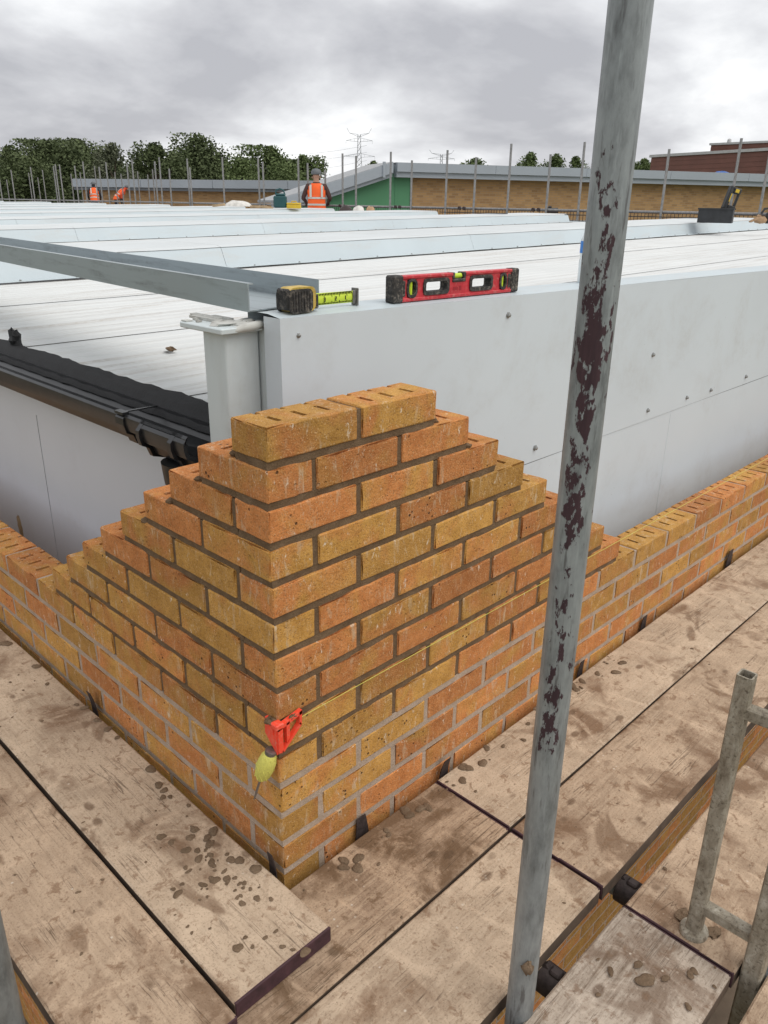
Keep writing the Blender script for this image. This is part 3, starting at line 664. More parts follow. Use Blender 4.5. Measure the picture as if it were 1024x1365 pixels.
# ------------------------------------------------------------------ steel U channel lying across the corner
cdir = Vector((.09, .996, 0)).normalized(); cside = Vector((cdir.y, -cdir.x, 0))
ch = thing('steel_channel', 'long galvanised steel channel lying across the roof corner with its open side up', 'channel', (.236, .352, .1335))
CMt = Matrix((( cside.x, cdir.x, 0, 0), (cside.y, cdir.y, 0, 0), (0, 0, 1, 0), (0, 0, 0, 1)))
W_, H_, T_, LN = .222, .058, .003, 3.2
b = B(); poly = [(0, 0), (W_, 0), (W_, H_*.9), (W_-T_, H_*.9), (W_-T_, T_), (T_, T_), (T_, H_-T_), (.014, H_-T_), (.014, H_), (0, H_)]
def chf(a, c_, t): return CMt @ Vector((a, t, c_))
b.add([chf(a, c_, .0+(.055 if a > .02 else 0)*(a/W_)) for a, c_ in poly] + [chf(a, c_, LN) for a, c_ in poly], [tuple(range(9, -1, -1)), tuple(range(10, 20))]+[(i, (i+1) % 10, 10+(i+1) % 10, 10+i) for i in range(10)])
b.obj('channel_section', 'galv', ch)

# ------------------------------------------------------------------ spirit level
lv = thing('spirit_level', 'red spirit level with black end caps and two hand slots on the parapet', 'spirit level', (.622, .315, pz(.62)-.0), rz=R(-.6))
lv.rotation_euler = (0, R(.5), R(.3))
LL, LH, LT = .505, .061, .024
def frame_with_holes(b, holes, x0, x1, z0, z1, y0, y1):
    xs = sorted({x0, x1, *[h[0] for h in holes], *[h[1] for h in holes]})
    for i in range(len(xs)-1):
        a, c_ = xs[i], xs[i+1]; hh_ = [h for h in holes if h[0] <= a+1e-6 and h[1] >= c_-1e-6]
        if hh_: h = hh_[0]; segs = [(z0, h[2]), (h[3], z1)]
        else: segs = [(z0, z1)]
        for s0, s1 in segs:
            if s1-s0 > 1e-5: b.box(a, c_, y0, y1, s0, s1)
holes = [(.050, .083, .010, .052), (.110, .205, .013, .050), (.222, .272, .042, .0612), (.293, .388, .013, .050), (.425, .453, .010, .052)]
b = B(); frame_with_holes(b, holes, .012, LL-.012, 0, LH, -.009, .009); lvb = b.obj('body', 'red', lv)
b = B(); b.bbox(.012, LL-.012, -.012, .012, 0, .009, .002); b.bbox(.012, .222, -.012, .012, LH-.008, LH+.0006, .002); b.bbox(.272, LL-.012, -.012, .012, LH-.008, LH+.0006, .002); b.obj('rail', 'red', lv)
for x0, x1 in ((-.004, .034), (LL-.030, LL+.004)):
    b = B(); b.bbox(x0, x1, -.0145, .0145, -.0005, LH+.002, .004); b.obj('end_cap', 'rubber', lv)
for x0, x1 in ((.031, .044), (LL-.044, LL-.031)):
    b = B(); b.bbox(x0, x1, -.0118, .0118, .012, .050, .003); b.obj('end_insert', 'rubber', lv)
def ring(b, x0, x1, z0, z1, r_, w, y0, y1, n=6):
    o_ = rrect(x0, x1, z0, z1, r_, n); i_ = rrect(x0+w, x1-w, z0+w, z1-w, max(.001, r_-w*.7), n); m = len(o_)
    vs_ = [(a, y, c_) for y in (y0, y1) for lst_ in (o_, i_) for a, c_ in lst_]; fs = []
    for k in range(m):
        k2 = (k+1) % m
        fs += [(k, k2, m+k2, m+k), (2*m+k, 3*m+k, 3*m+k2, 2*m+k2), (k, 2*m+k, 2*m+k2, k2), (m+k, m+k2, 3*m+k2, 3*m+k)]
    b.add(vs_, fs)
for x0, x1 in ((.108, .207), (.291, .390)):
    b = B(); ring(b, x0, x1, .0115, .0515, .012, .0085, -.0125, .0125); b.obj('hand_slot_grip', 'rubber', lv)
for x0, x1 in ((.048, .085), (.423, .455)):
    b = B(); ring(b, x0, x1, .0085, .0535, .016, .006, -.0125, .0125); vf = b.obj('vial_housing', 'rubber', lv)
    b = B(); b.box(x0+.006, x1-.006, .001, .003, .012, .050); b.obj('vial_window', 'vialw', vf)
    b = B(); b.tube([((x0+x1)/2, -.003, .0155), ((x0+x1)/2, -.003, .046)], .0062, 10); b.obj('vial', 'vial', vf, 60)
b = B(); b.bbox(.220, .274, -.0122, .0122, .038, .046, .002); b.bbox(.220, .229, -.0122, .0122, .046, LH+.001, .002); b.bbox(.265, .274, -.0122, .0122, .046, LH+.001, .002); vf = b.obj('vial_housing', 'rubber', lv)
b = B(); b.tube([(.231, 0, .0525), (.263, 0, .0525)], .0068, 12); b.obj('vial', 'vial', vf, 60)
b = B(); b.box(.224, .245, -.0094, -.0088, .018, .026); b.box(.249, .258, -.0094, -.0088, .017, .028); b.obj('worn_print', simple('dark_red_print', (.30, .012, .02), .5), lv)

# ------------------------------------------------------------------ tape measure
tp = thing('tape_measure', 'yellow and black tape measure with a short length of lime blade pulled out', 'tape measure', (.340, .315, pz(.34)), rz=R(3))
b = B(); b.prism(rrect(-.040, .036, .001, .052, .014, 5), lambda a, c_, t: (a, t, c_), -.017, .017); b.obj('casing', 'tape_y', tp, 40)
b = B()
b.prism(rrect(-.044, .024, -.0005, .0485, .013, 5), lambda a, c_, t: (a, t, c_), -.021, -.0165)
b.prism(rrect(-.044, .024, -.0005, .0485, .013, 5), lambda a, c_, t: (a, t, c_), .0165, .021)
for i in range(7): b.box(-.034+.008*i, -.030+.008*i, -.0225, -.0205, .004, .044)
b.bbox(-.047, -.036, -.019, .019, .006, .050, .004); b.obj('rubber_grip', 'rubber', tp, 40)
b = B(); b.bbox(.035, .047, -.016, .016, .004, .034, .003); b.bbox(.03, .042, -.012, .012, .034, .046, .003); b.obj('lock_button', 'rubber', tp)
b = B(); b.grid(lambda u, v: (.046+.132*u, -.0015+.004*(2*v-1)**2*1.0-.002, .008+.026*v-.002*u), 6, 6); bl_o = b.obj('blade', 'blade', tp, 80)
b = B()
for i in range(24):
    x = .05+.0048*i; h = .010 if i % 5 == 0 else .005; b.box(x, x+.0009, -.0036, -.0006, .0325-h+.001-.002*(x-.046)/.122, .0325)
    b.box(x, x+.0009, -.0036, -.0006, .009, .009+h*.6)
b.obj('graduation', 'ink', bl_o)
DIG = {'1': [(0, 0, .3, 1)], '2': [(0, .85, 1, 1), (.8, .5, 1, 1), (0, .42, 1, .57), (0, 0, .2, .5), (0, 0, 1, .15)], '3': [(0, .85, 1, 1), (.8, 0, 1, 1), (0, .42, 1, .57), (0, 0, 1, .15)]}
b = B()
for dgt, x in (('3', .072), ('2', .107), ('1', .14)):
    for a0, c0, a1, c1 in DIG[dgt]: b.box(x+.005*a0, x+.005*a1, -.0052, -.0040, .015+.009*c0, .015+.009*c1)
b.obj('numeral', 'ink', bl_o)
b = B(); b.bbox(.174, .179, -.010, .010, -.001, .038, .001); b.bbox(.164, .176, -.006, -.003, .004, .033, .001); b.obj('end_hook', 'steel', tp)

# water bottle half hidden behind the tall tube
wb = thing('water_bottle', 'clear water bottle with blue label half hidden behind the tall scaffold tube', 'bottle', (1.581, .352, pz(1.581)))
b = B(); b.lathe([(.029, 0), (.032, .006), (.032, .07), (.030, .075), (.030, .082), (.032, .088), (.032, .13), (.026, .150), (.013, .168), (.013, .176)], 20); b.obj('body', 'bottle', wb, 50)
b = B(); b.lathe([(.0328, .092), (.0328, .128)], 20); b.obj('label_band', 'bluelab', wb, 50)
b = B(); b.lathe([(.0155, .176), (.0155, .19), (.014, .192)], 16); b.obj('cap', 'white', wb, 50)

# ------------------------------------------------------------------ line block, string line and line pin
lb = thing('line_block', 'bright red plastic corner line block clipped on the brick arris', 'line block', (0, 0, -.6))
b = B()
def fl_(a, c_, t): return (-t, a, c_)
b.prism([(-.008, .012), (.026, .018), (.028, -.020), (-.008, -.055)], fl_, .003, .010); b.prism([(.0, .004), (.012, .008), (.012, -.006), (.0, -.012)], fl_, .010, .012); b.obj('side_plate', 'clip', lb)
b = B()
def fr_(a, c_, t): return (a, -t, c_)
for poly in ([(-.008, .010), (.052, .022), (.052, .014), (-.008, .001)], [(.045, .020), (.052, .022), (.050, -.012), (.044, -.008)], [(-.002, -.052), (.005, -.052), (.050, -.012), (.047, -.004)], [(-.008, .006), (.003, .008), (.003, -.052), (-.008, -.050)], [(.012, .010), (.020, .012), (.020, -.026), (.012, -.034)]): b.prism(poly, fr_, .003, .013)
b.obj('triangular_arm', 'clip', lb)
b = B(); b.bbox(-.014, .006, -.014, .006, .004, .016, .002); b.obj('corner_hook', 'clip', lb)
b = B(); b.blob((-.008, .012, .014), .010, .012, .006, 3, 9, 5, .35); b.blob((-.006, .020, .012), .007, .008, .006, 4, 9, 5, .35); b.blob((.030, -.010, .016), .010, .004, .005, 9, 9, 5, .35); b.obj('mortar_smear', 'mortar_fresh', lb)
b = B(); pts = [(.048, -.0085, -.5975), (1.2, -.0080, -.5985), (2.6, -.0078, -.5990), (4.4, -.0075, -.5985)]; b.tube(pts, .0007, 6); tag(b.obj('string_line', 'string'), 'taut yellow string line stretched along the brick courses', 'string')
lp = thing('line_pin', 'steel line pin wound with yellow string hanging below the red line block', 'line pin', (-.016, .006, -.655))
rotp = Matrix.Rotation(R(12), 4, 'Y') @ Matrix.Rotation(R(14), 4, 'X')
b = B(); b.lathe([(.006, .004), (.014, -.004), (.0185, -.020), (.0185, -.040), (.0145, -.058), (.006, -.070)], 16, rotp)
for i in range(9):
    a = i*.7; b.tube([rotp @ Vector((.0188*math.cos(a+t*.5)*(1-.24*abs(t-2)/2), .0188*math.sin(a+t*.5)*(1-.24*abs(t-2)/2), -.006-.0135*t)) for t in (0, 1, 2, 3, 4)], .0014, 5)
b.obj('string_winding', 'string', lp, 50)
b = B(); b.lathe([(.010, -.006), (.0118, .002), (.0118, .008), (.008, .009)], 14, rotp); b.obj('pin_head', 'steel', lp, 40)
b = B(); b.prism([(-.005, 0), (.005, 0), (.011, -.028), (.0085, -.046), (-.002, -.058), (-.0105, -.044), (-.010, -.022)], lambda a, c_, t: rotp @ Vector((a*.8-t*.2, a, c_-.064)), -.0015, .0015); b.obj('pin_blade', 'steel', lp)

# ------------------------------------------------------------------ scaffold deck
def make_board(name, label, x0, x1, y0, y1, ztop, along, mat, group='scaffold boards of the deck', ends=(True, True), th=.038, tilt=0):
    """along 'x' or 'y'; local x is the length of the board"""
    Ln = (x1-x0) if along == 'x' else (y1-y0); Wd = (y1-y0) if along == 'x' else (x1-x0)
    root = thing(name, label, 'board', ((x0+x1)/2, (y0+y1)/2, ztop-th), group, 0 if along == 'x' else R(90))
    root.rotation_euler[0 if along == 'x' else 0] += tilt
    b = B(); nl, nw = max(6, int(Ln/.06)), 6; rr = random.Random(int((x0*31+y0*57)*100)); ph = rr.uniform(0, 9)
    prof = []
    e_ = .004
    ys_ = [-Wd/2, -Wd/2+e_, -Wd/4, 0, Wd/4, Wd/2-e_, Wd/2]
    def top(u, v):
        i = round(v*6); y = ys_[i]; x = -Ln/2+Ln*u
        z = th-(.0035 if i in (0, 6) else 0)+.0012*mnoise.noise((x*3+ph, y*9, 0))
        dy = .0018*mnoise.noise((x*4+ph, 5.5 if i > 3 else 1.5, 0)) if i in (0, 1, 5, 6) else 0
        return (x, y+dy, z)
    nb = len(b.v); b.grid(top, nl, 6)
    def row(i): return [j*(nl+1)+i for j in range(7)]
    # skirts
    vs_ = list(b.v); low_ = {}
    def lowv(k):
        if k not in low_: low_[k] = len(b.v); b.v.append((b.v[k][0], b.v[k][1], 0))
        return low_[k]
    for i in range(nl):
        a, c_ = i, i+1; b.f.append((a, lowv(a), lowv(c_), c_)); a, c_ = 6*(nl+1)+i, 6*(nl+1)+i+1; b.f.append((a, c_, lowv(c_), lowv(a)))
    for j in range(6):
        a, c_ = j*(nl+1), (j+1)*(nl+1); b.f.append((a, c_, lowv(c_), lowv(a))); a, c_ = j*(nl+1)+nl, (j+1)*(nl+1)+nl; b.f.append((a, lowv(a), lowv(c_), c_))
    b.f.append((lowv(0), lowv(nl), lowv(6*(nl+1)+nl), lowv(6*(nl+1))))
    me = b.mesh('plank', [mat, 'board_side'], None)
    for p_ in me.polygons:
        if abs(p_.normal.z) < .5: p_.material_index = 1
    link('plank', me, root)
    for s_, on in zip((-1, 1), ends):
        if on:
            q = B(); q.bbox(min(s_*(Ln/2-.0035), s_*(Ln/2+.0018)), max(s_*(Ln/2-.0035), s_*(Ln/2+.0018)), -Wd/2+.001, Wd/2-.001, .001, th+.0003, .0015)
            q.obj('painted_end', 'maroon', root)
    return root
ZR, ZL = -.994, -.956
make_board('scaffold_board', 'muddy board against the brickwork, nearest the brick corner on the right side', -1.0, .462, -.247, -.022, ZR, 'x', 'board_mud')
make_board('scaffold_board', 'long pale muddy board hard against the right-hand low wall', .470, 4.3, -.245, -.021, ZR, 'x', 'board', ends=(True, False))
make_board('scaffold_board', 'pale dusty board behind the foot of the tall tube', -1.0, .460, -.486, -.2535, ZR, 'x', 'board')
make_board('scaffold_board', 'brown muddy board, second from the right-hand low wall', .470, 4.3, -.488, -.251, ZR+.001, 'x', 'board_wet', ends=(True, False))
make_board('scaffold_board', 'bare whitish board with open grain and mortar splashes beside the tall tube', -.9, .456, -.765, -.540, ZR+.001, 'x', 'board_bare')
make_board('scaffold_board', 'muddy board under the foot of the square steel frame', .464, 4.3, -.768, -.543, ZR, 'x', 'board_wet', ends=(True, False))
make_board('scaffold_board', 'brown board at the lower right behind the nearer square post', .2, 4.3, -1.035, -.813, ZR-.002, 'x', 'board_wet', ends=(True, False))
make_board('scaffold_board', 'speckled board with dark painted end lying along the left-hand brick wall', -.251, -.026, -.176, 3.4, ZL, 'y', 'board', ends=(True, False))
make_board('scaffold_board', 'wide muddy board second from the left-hand brick wall', -.486, -.2595, -.196, 3.4, ZL-.001, 'y', 'board_wet', ends=(True, False))
make_board('scaffold_board', 'pale board at the lower left corner outside the short tube', -.83, -.585, -.6, 3.4, ZL, 'y', 'board', ends=(True, False))
make_board('scaffold_board', 'unseen deck board added for shade behind the viewer, nearer of the pair', -1.3, 4.3, -1.29, -1.065, ZR, 'x', 'board_wet')  # out-of-view deck boards from here, added to shade the brickwork below
make_board('scaffold_board', 'unseen deck board added for shade behind the viewer, farther of the pair', -1.3, 4.3, -1.53, -1.305, ZR, 'x', 'board')
make_board('scaffold_board', 'unseen outer board added for shade, left of the pale lower left board', -1.08, -.845, -.9, 3.4, ZL, 'y', 'board')
# mortar droppings on the deck
b = B(); rr = random.Random(11)
def drop(x, y, z, s_, fl_=.35):
    s_ *= .95; fl_ *= .55
    n = 18; a1, a2, a3 = rr.uniform(0, 6), rr.uniform(0, 6), rr.uniform(0, 6); el = rr.uniform(.55, 1); th0 = rr.uniform(0, 3.1); vs_ = []
    c_, si = math.cos(th0), math.sin(th0)
    for rad, hh in ((1.0, -.3), (.93, .25), (.70, .75), (.35, 1.0)):
        for k in range(n):
            t = 2*math.pi*k/n; q = s_*rad*(1+.16*math.sin(2*t+a1)+.09*math.sin(3*t+a2)+.05*math.sin(5*t+a3))
            px, py = q*math.cos(t), q*el*math.sin(t); vs_.append((x+px*c_-py*si, y+px*si+py*c_, z+s_*fl_*hh*(1+rr.uniform(-.25, .25))))
    vs_.append((x, y, z+s_*fl_)); fs = [(i*n+k, i*n+(k+1) % n, (i+1)*n+(k+1) % n, (i+1)*n+k) for i in range(3) for k in range(n)] + [(3*n+k, 3*n+(k+1) % n, 4*n) for k in range(n)]
    b.add(vs_, fs)
for i in range(60): drop(-.06-abs(rr.gauss(0, .07)), .10+rr.gauss(0, .12), ZL+.001, rr.choice([.003, .004, .005, .006, .008, .011]))
for i in range(26): drop(rr.uniform(-.24, -.04), rr.uniform(-.1, 1.2), ZL+.001, rr.choice([.002, .003, .004, .006]))
for i in range(22): drop(-.035-abs(rr.gauss(0, .02)), rr.uniform(.0, 1.5), ZL+.002, rr.uniform(.006, .016), .5)
for i in range(22): drop(rr.uniform(-.48, -.27), rr.uniform(-.15, .9), ZL, rr.choice([.002, .003, .004, .006]))
for i in range(48): drop(rr.uniform(0, 1.3), -.03-abs(rr.gauss(0, .04)), ZR+.002, rr.choice([.003, .005, .008, .012, .015]), .45)
for i in range(26): drop(rr.uniform(0, 1.7), rr.uniform(-.48, -.03), ZR+.001, rr.choice([.002, .003, .004, .006]))
for i in range(22): drop(rr.uniform(.05, 1.2), rr.uniform(-.76, -.55), ZR+.004, rr.choice([.002, .003, .005, .008]))
for x, y, s_ in ((.33, -.655, .02), (.35, -.63, .012), (.36, -.68, .010), (.40, -.71, .009), (.3, -.60, .011)): drop(x, y, ZR+.005, s_, .25)
tag(b.obj('mortar_droppings', 'mud', None, 85), 'scattered brown mortar droppings on the scaffold boards', 'mortar droppings', None, 'stuff')
# dark straps standing between the boards and the wall
def strap(label, loc, rz, h=.05, w=.03, curl=.02, lean=0.0):
    b = B(); n = 8
    for s_ in (0,):
        def f0(u, v, o=0): return (w*(v-.5)*(1-.35*u), -curl*u*u-lean*u+o, -.02+(h+.02)*u)
        b.grid(lambda u, v: f0(u, v), n, 4); b.grid(lambda u, v: f0(u, v, .0025), n, 4)
        for v in (0, 1): b.grid(lambda u, q: f0(u, v, .0025*q), n, 1)
        b.grid(lambda u, q: f0(1, u, .0025*q), 4, 1)
    tag(b.obj('rubber_strap', 'strap', None, 50, loc), label, 'strap', 'dark straps between boards and wall').rotation_euler = (0, 0, rz)
strap('dark strap sticking up at the brick corner beside the speckled board', (-.012, .022, -.965), R(-90), .046, .024, .008)
strap('dark strap sticking up along the left-hand brick wall', (-.012, .815, -.965), R(-90), .058, .032, .012)
strap('dark square tab leaning on the bricks just right of the brick corner', (.222, -.010, -.994), 0, .034, .042, -.004)
strap('dark strap by the joint of the two boards against the right wall', (.507, -.014, -.994), 0, .045, .034, .012)
strap('dark strap just right of the tall tube against the low wall', (1.165, -.010, -.994), 0, .038, .032, .006)
strap('dark tab against the low right wall, second right of the tall tube', (1.575, -.010, -.994), 0, .036, .040, .004)
strap('dark tab against the low right wall, nearest the right edge', (2.30, -.010, -.994), 0, .058, .055, .004)

# ------------------------------------------------------------------ scaffold tubes near the camera
def tube_thing(name, label, p0, p1, mat, group, ro=.02415, seg=32):
    p0, p1 = Vector(p0), Vector(p1); c_ = (p0+p1)/2
    b = B(); b.pipe(p0-c_, p1-c_, ro, ro-.004, seg)
    o = b.obj(name, mat, None, 40, c_); return tag(o, label, 'scaffold tube', group)
PX, PYY = .120, -.520
pole = tube_thing('scaffold_tube', 'tall upright grey scaffold tube with flaking maroon paint in the foreground', (PX, PYY, -2.6), (PX, PYY, 1.3), 'pole', 'scaffold tubes near the camera')
b = B(); b.blob((PX-.0185, PYY-.0165, -.86-pole.location.z+pole.location.z), .010, .010, .014, 5, 10, 6, .3); q = b.obj('mortar_splash', 'mud', None, 60); q.parent = pole; q.matrix_parent_inverse = Matrix.Translation(-pole.location)
tube_thing('scaffold_tube', 'short stretch of upright grey tube at the lower left edge', (-.548, .040, -2.6), (-.548, .040, 1.2), 'tube', 'scaffold tubes near the camera')
for x, lab in ((.560, 'dark transom tube under the boards near the joint of four boards'), (.255, 'dark transom tube under the boards beside the foot of the tall tube'), (1.75, 'dark transom tube under the boards behind the square frame')):
    tube_thing('transom_tube', lab, (x, -1.25, ZR-.068), (x, -.03, ZR-.068), 'tube', 'transoms under the deck')
for y, lab in ((-.51, 'ledger tube running below the bare whitish board'), ):
    tube_thing('ledger_tube', lab, (-1.2, y-.20, ZR-.125), (4.3, y-.20, ZR-.125), 'tube', None)
for x, lab in ((.56, 'scaffold coupler in the board gap right of the tall tube'), (.255, 'scaffold coupler in the board gap beside the tall tube')):
    cp = thing('scaffold_coupler', lab, 'coupler', (x, -.512, ZR-.068))
    b = B(); b.tube([(0, -.026, 0), (0, .026, 0)], .031, 16); b.obj('clamp_band', 'strap', cp, 40)
    b = B(); b.bbox(-.011, .011, -.016, .010, .024, .037, .004); b.tube([(0, .012, .02), (0, .024, .034)], .007, 6); b.obj('clamp_bolt', 'strap', cp, 40)

# square steel frame at the right
fr = thing('tubular_stand', 'mud-splashed square steel tube stand on the boards at the right', 'stand', (.499, -.672, ZR))
def sq_tube(b, p0, p1, w, up_=(0, 0, 1), t=.0028, open_top=False):
    p0, p1 = Vector(p0), Vector(p1); d = (p1-p0).normalized(); a = Vector(up_) if abs(d.dot(Vector(up_))) < .9 else Vector((1, 0, 0))
    a = (a-d*a.dot(d)).normalized(); c_ = d.cross(a); h = w/2; r_ = w*.10
    prof = [(h-r_, -h), (h, -h+r_), (h, h-r_), (h-r_, h), (-h+r_, h), (-h, h-r_), (-h, -h+r_), (-h+r_, -h)]
    k = (h-t)/h; n = 8; vs_ = []
    for p, s_ in ((p0, 1), (p1, 1), (p1, k), (p0, k)): vs_ += [p+a*(x*s_)+c_*(y*s_) for x, y in prof]
    fs = [(i*n+j, i*n+(j+1) % n, ((i+1) % 4)*n+(j+1) % n, ((i+1) % 4)*n+j) for i in range(4) for j in range(n)]
    b.add(vs_, fs)
b = B(); sq_tube(b, (0, 0, .012), (-.010, .0, .606), .0275); b.obj('post', 'muddy_steel', fr, 30)
b = B(); sq_tube(b, (.001, -.118, -.45), (.001, -.118, .70), .036); b.obj('post', 'muddy_steel', fr, 30)
b = B(); sq_tube(b, (.0, -.012, .075), (.001, -.101, .075), .024); b.obj('rail', 'muddy_steel', fr, 30)
b = B(); sq_tube(b, (-.008, -.012, .535), (.001, -.101, .535), .024); b.obj('rail', 'muddy_steel', fr, 30)
b = B(); b.lathe([(.027, .0), (.028, .006), (.026, .011), (.014, .014)], 20); b.obj('foot_plate', 'muddy_steel', fr, 40)
b = B(); b.blob((.022, .035, .003), .018, .012, .005, 4, 9, 5, .3); b.obj('mortar_smear', 'mud', fr, 60)
b = B(); b.blob((.026, -.03, .003), .016, .012, .004, 6, 9, 5, .3); b.obj('mortar_smear', 'mud', fr, 60)

# ------------------------------------------------------------------ background scaffold
def vtube(label, ub, vb, ut, vt, D_, group, mat='fartube', below=1.2):
    p = at(ub, vb, D_); q = at(ut, vt, D_)
    b = B(); b.tube([(0, 0, -below), (0, 0, q.z-p.z)], .0242, 8)
    o = b.obj('scaffold_tube', mat, None, 60, p); return tag(o, label, 'scaffold tube', group)
def depth_on_x(u, v, x):
    d = _f + _r*((u-512)/FPX) + _u*((682.5-v)/FPX); return (x-CAM.x)/d.x
p = at(27, 702, depth_on_x(27, 702, .2985)); b = B(); b.blob((p.x, p.y, p.z), .003, .022, .045, 12, 12, 8, .3); tag(b.obj('mortar_smear', 'timber', bld, 60), 'brown mortar smear on the left wall panel')
rowA = [(3, 263.6, 0, 227), (20, 263, 15.7, 227), (46, 261.5, 40.6, 223), (76.7, 264, 71.6, 222), (79.5, 264.6, 74.5, 219.7), (85, 265, 81.7, 220), (105, 266.6, 101, 221.7), (116, 264, 112, 216), (137, 267, 134, 223), (146.5, 268, 143.7, 217), (174, 268.7, 169, 218), (181, 268, 177, 212.6), (210.7, 269, 207.7, 216), (217, 269.7, 212.5, 210.8), (229, 269, 226, 225.5), (253.7, 272.6, 250.4, 212.5), (256.5, 272, 255, 224), (299.6, 270, 296.9, 210.6), (346.6, 273, 345, 211), (352.6, 274, 350.5, 216.6), (399, 274, 398, 212)]
for i, q in enumerate(rowA):
    vtube('%s tall scaffold tube from the left at the roof edge before the trees' % ORD[i], *q, depth_on_x(q[0], q[1], 13.7), 'tall scaffold tubes along the far roof edge')
rowB = [(12, 261, 9.6, 239.5), (42.6, 262, 38.6, 230.6), (54, 263, 50.8, 236.7), (61.4, 263, 57.9, 226.8), (98.5, 264, 94.5, 232), (111, 266, 108, 230), (131, 267, 128, 222), (157, 268, 154, 230), (165, 268, 163, 232), (187, 268, 184, 229), (200, 268, 197.5, 233), (207, 269, 205, 226)]
for i, q in enumerate(rowB):
    vtube('shorter scaffold tube, %s from the left in the row behind the tall one' % ORD[i], *q, depth_on_x(q[0], q[1], 13.7)+7, 'shorter scaffold tubes behind the roof edge')
rowC = [(411, 262, 410, 218, 'thin upright scaffold tube just behind the head of the orange-vested worker'), (434, 262, 434, 227, 'short upright scaffold tube just right of the orange-vested worker'), (457, 274, 457, 206, 'scaffold tube left of the pylon before the green wall'), (474.6, 274, 475, 209, 'scaffold tube right in front of the pylon'), (520, 279, 522.7, 204, 'tall scaffold tube before the kink of the green building roof'), (547.6, 282.5, 548.7, 215, 'scaffold tube where the green wall meets the brick wall'), (593.5, 283, 597.7, 202, 'scaffold tube before the brick wall in line with the distant second pylon'), (631, 285, 634.5, 211, 'scaffold tube before the brick wall, second right of the green wall'), (675.6, 286, 682.7, 194, 'tall scaffold tube before the brick wall, third right of the green wall'), (727.4, 287.6, 733.6, 207.5, 'scaffold tube before the brick wall with a black block at its foot'), (770, 289, 780.4, 192, 'tall scaffold tube nearest the left of the big foreground tube'), (880, 292, 894, 201, 'scaffold tube between the big foreground tube and the black crate'), (971, 292, 989, 187.5, 'scaffold tube rising behind the power tool on the black crate'), (1011, 292, 1024, 199, 'scaffold tube at the right edge of the picture')]
for ub, vb, ut, vt, lab in rowC: vtube(lab, ub, vb, ut, vt, depth_on_x(ub, vb, 13.7), 'scaffold tubes before the brick building')
for z, x, lab in ((.262, 13.75, 'long horizontal scaffold rail along the far roof edge'), (.06, 13.78, 'lower horizontal scaffold rail behind the far roof edge')):
    b = B(); b.tube([(0, -24, 0), (0, 20, 0)], .0242, 8); tag(b.obj('guard_rail', 'fartube', None, 60, (x, 26, z)), lab, 'rail')
# wire brick guards under the rail
for i in range(7):
    y0 = 3.0+i*1.95
    gd = thing('brick_guard', 'rusty wire mesh guard under the rail, %s from the right' % ORD[i], 'mesh guard', (13.72, y0, 0), 'wire mesh guards at the roof edge')
    b = B()
    for k in range(26): b.box(-.004, .004, k*.072, k*.072+.008, -.15, .245)
    for z in (-.14, .02, .235): b.box(-.008, -.002, 0, 1.86, z, z+.010)
    b.obj('wire_mesh', 'strap', gd)
    for k in (0, 1): q = B(); q.tube([(-.02, .02+k*1.82, .262), (.035, .02+k*1.82, .262)], .038, 10); q.obj('coupler', 'strap', gd, 60)

# ------------------------------------------------------------------ background buildings
def wall_line(p0, p1): d = Vector((p1.x-p0.x, p1.y-p0.y, 0)); return d.normalized(), d.length
P0 = at(548, 218, 25); dW = Vector((.891, -.453, 0)); nW = Vector((-.453, -.891, 0))
RB = Matrix(((dW.x, -nW.x, 0, P0.x), (dW.y, -nW.y, 0, P0.y), (0, 0, 1, 0), (0, 0, 0, 1)))   # local x along the wall, y away from us, z up
bb = thing('brick_building', 'long low tan brick building with grey fascia across the background', 'building', (P0.x, P0.y, 0), rz=math.atan2(dW.y, dW.x))
zt = P0.z
b = B(); b.box(0, 40, .002, 2.2, GZ, zt-.07); b2 = b.obj('wall', 'tanbrick', bb); 
# brick texture reads x/z of the wall: turn its coordinates
b = B(); 
for i in range(12):
    b = B(); b.box(-.6+i*3.4, -.6+i*3.4+3.39, -.42, 0, zt-.26, zt); b.obj('fascia_panel', 'fascia', bb)
b = B(); b.box(-.6, 40, -.34, .0, zt-.42, zt-.262); b.obj('soffit_board', 'fascia', bb)
b = B(); b.box(-.6, 40, -.30, 2.2, zt-.06, zt+.01); b.obj('roof', 'far_roof', bb)
# green gabled block to its left
gb = thing('green_building', 'green-clad building with sloping grey roof edge behind the orange-vested worker', 'building', (P0.x, P0.y, 0), rz=math.atan2(dW.y, dW.x))
kx = -.75; lx = -4.25; zl = zt-1.08
b = B(); b.prism([(-.003, GZ), (-.003, zt-.3), (kx, zt-.33), (lx, zl-.33), (lx, GZ)], lambda a, c_, t: (a, t, c_), -.06, 2.2); b.obj('wall', 'green', gb)
b = B(); b.box(-.55, -.48, -.075, -.055, GZ, zt-.35); b.box(-.035, -.0, -.08, -.055, GZ, zt-.35); b.obj('corner_trim', 'green', gb)
sl_ = (zl-zt)/(lx-kx)
for k in range(3):
    xa, xb = kx+(lx-.3-kx)*k/3, kx+(lx-.3-kx)*(k+1)/3
    b = B(); b.prism([(xa, zt+.0+(xa-kx)*sl_), (xb+.01, zt+(xb-kx)*sl_), (xb+.01, zt-.30+(xb-kx)*sl_), (xa, zt-.30+(xa-kx)*sl_)], lambda a, c_, t: (a, t, c_), -.46, -.02); b.obj('fascia_panel', 'fascia', gb)
b = B(); b.prism([(kx, zt-.302), (lx-.3, zt-.302+(lx-.3-kx)*sl_), (lx-.3, zt-.42+(lx-.3-kx)*sl_), (kx, zt-.42)], lambda a, c_, t: (a, t, c_), -.36, -.05); b.obj('soffit_board', 'fascia', gb)
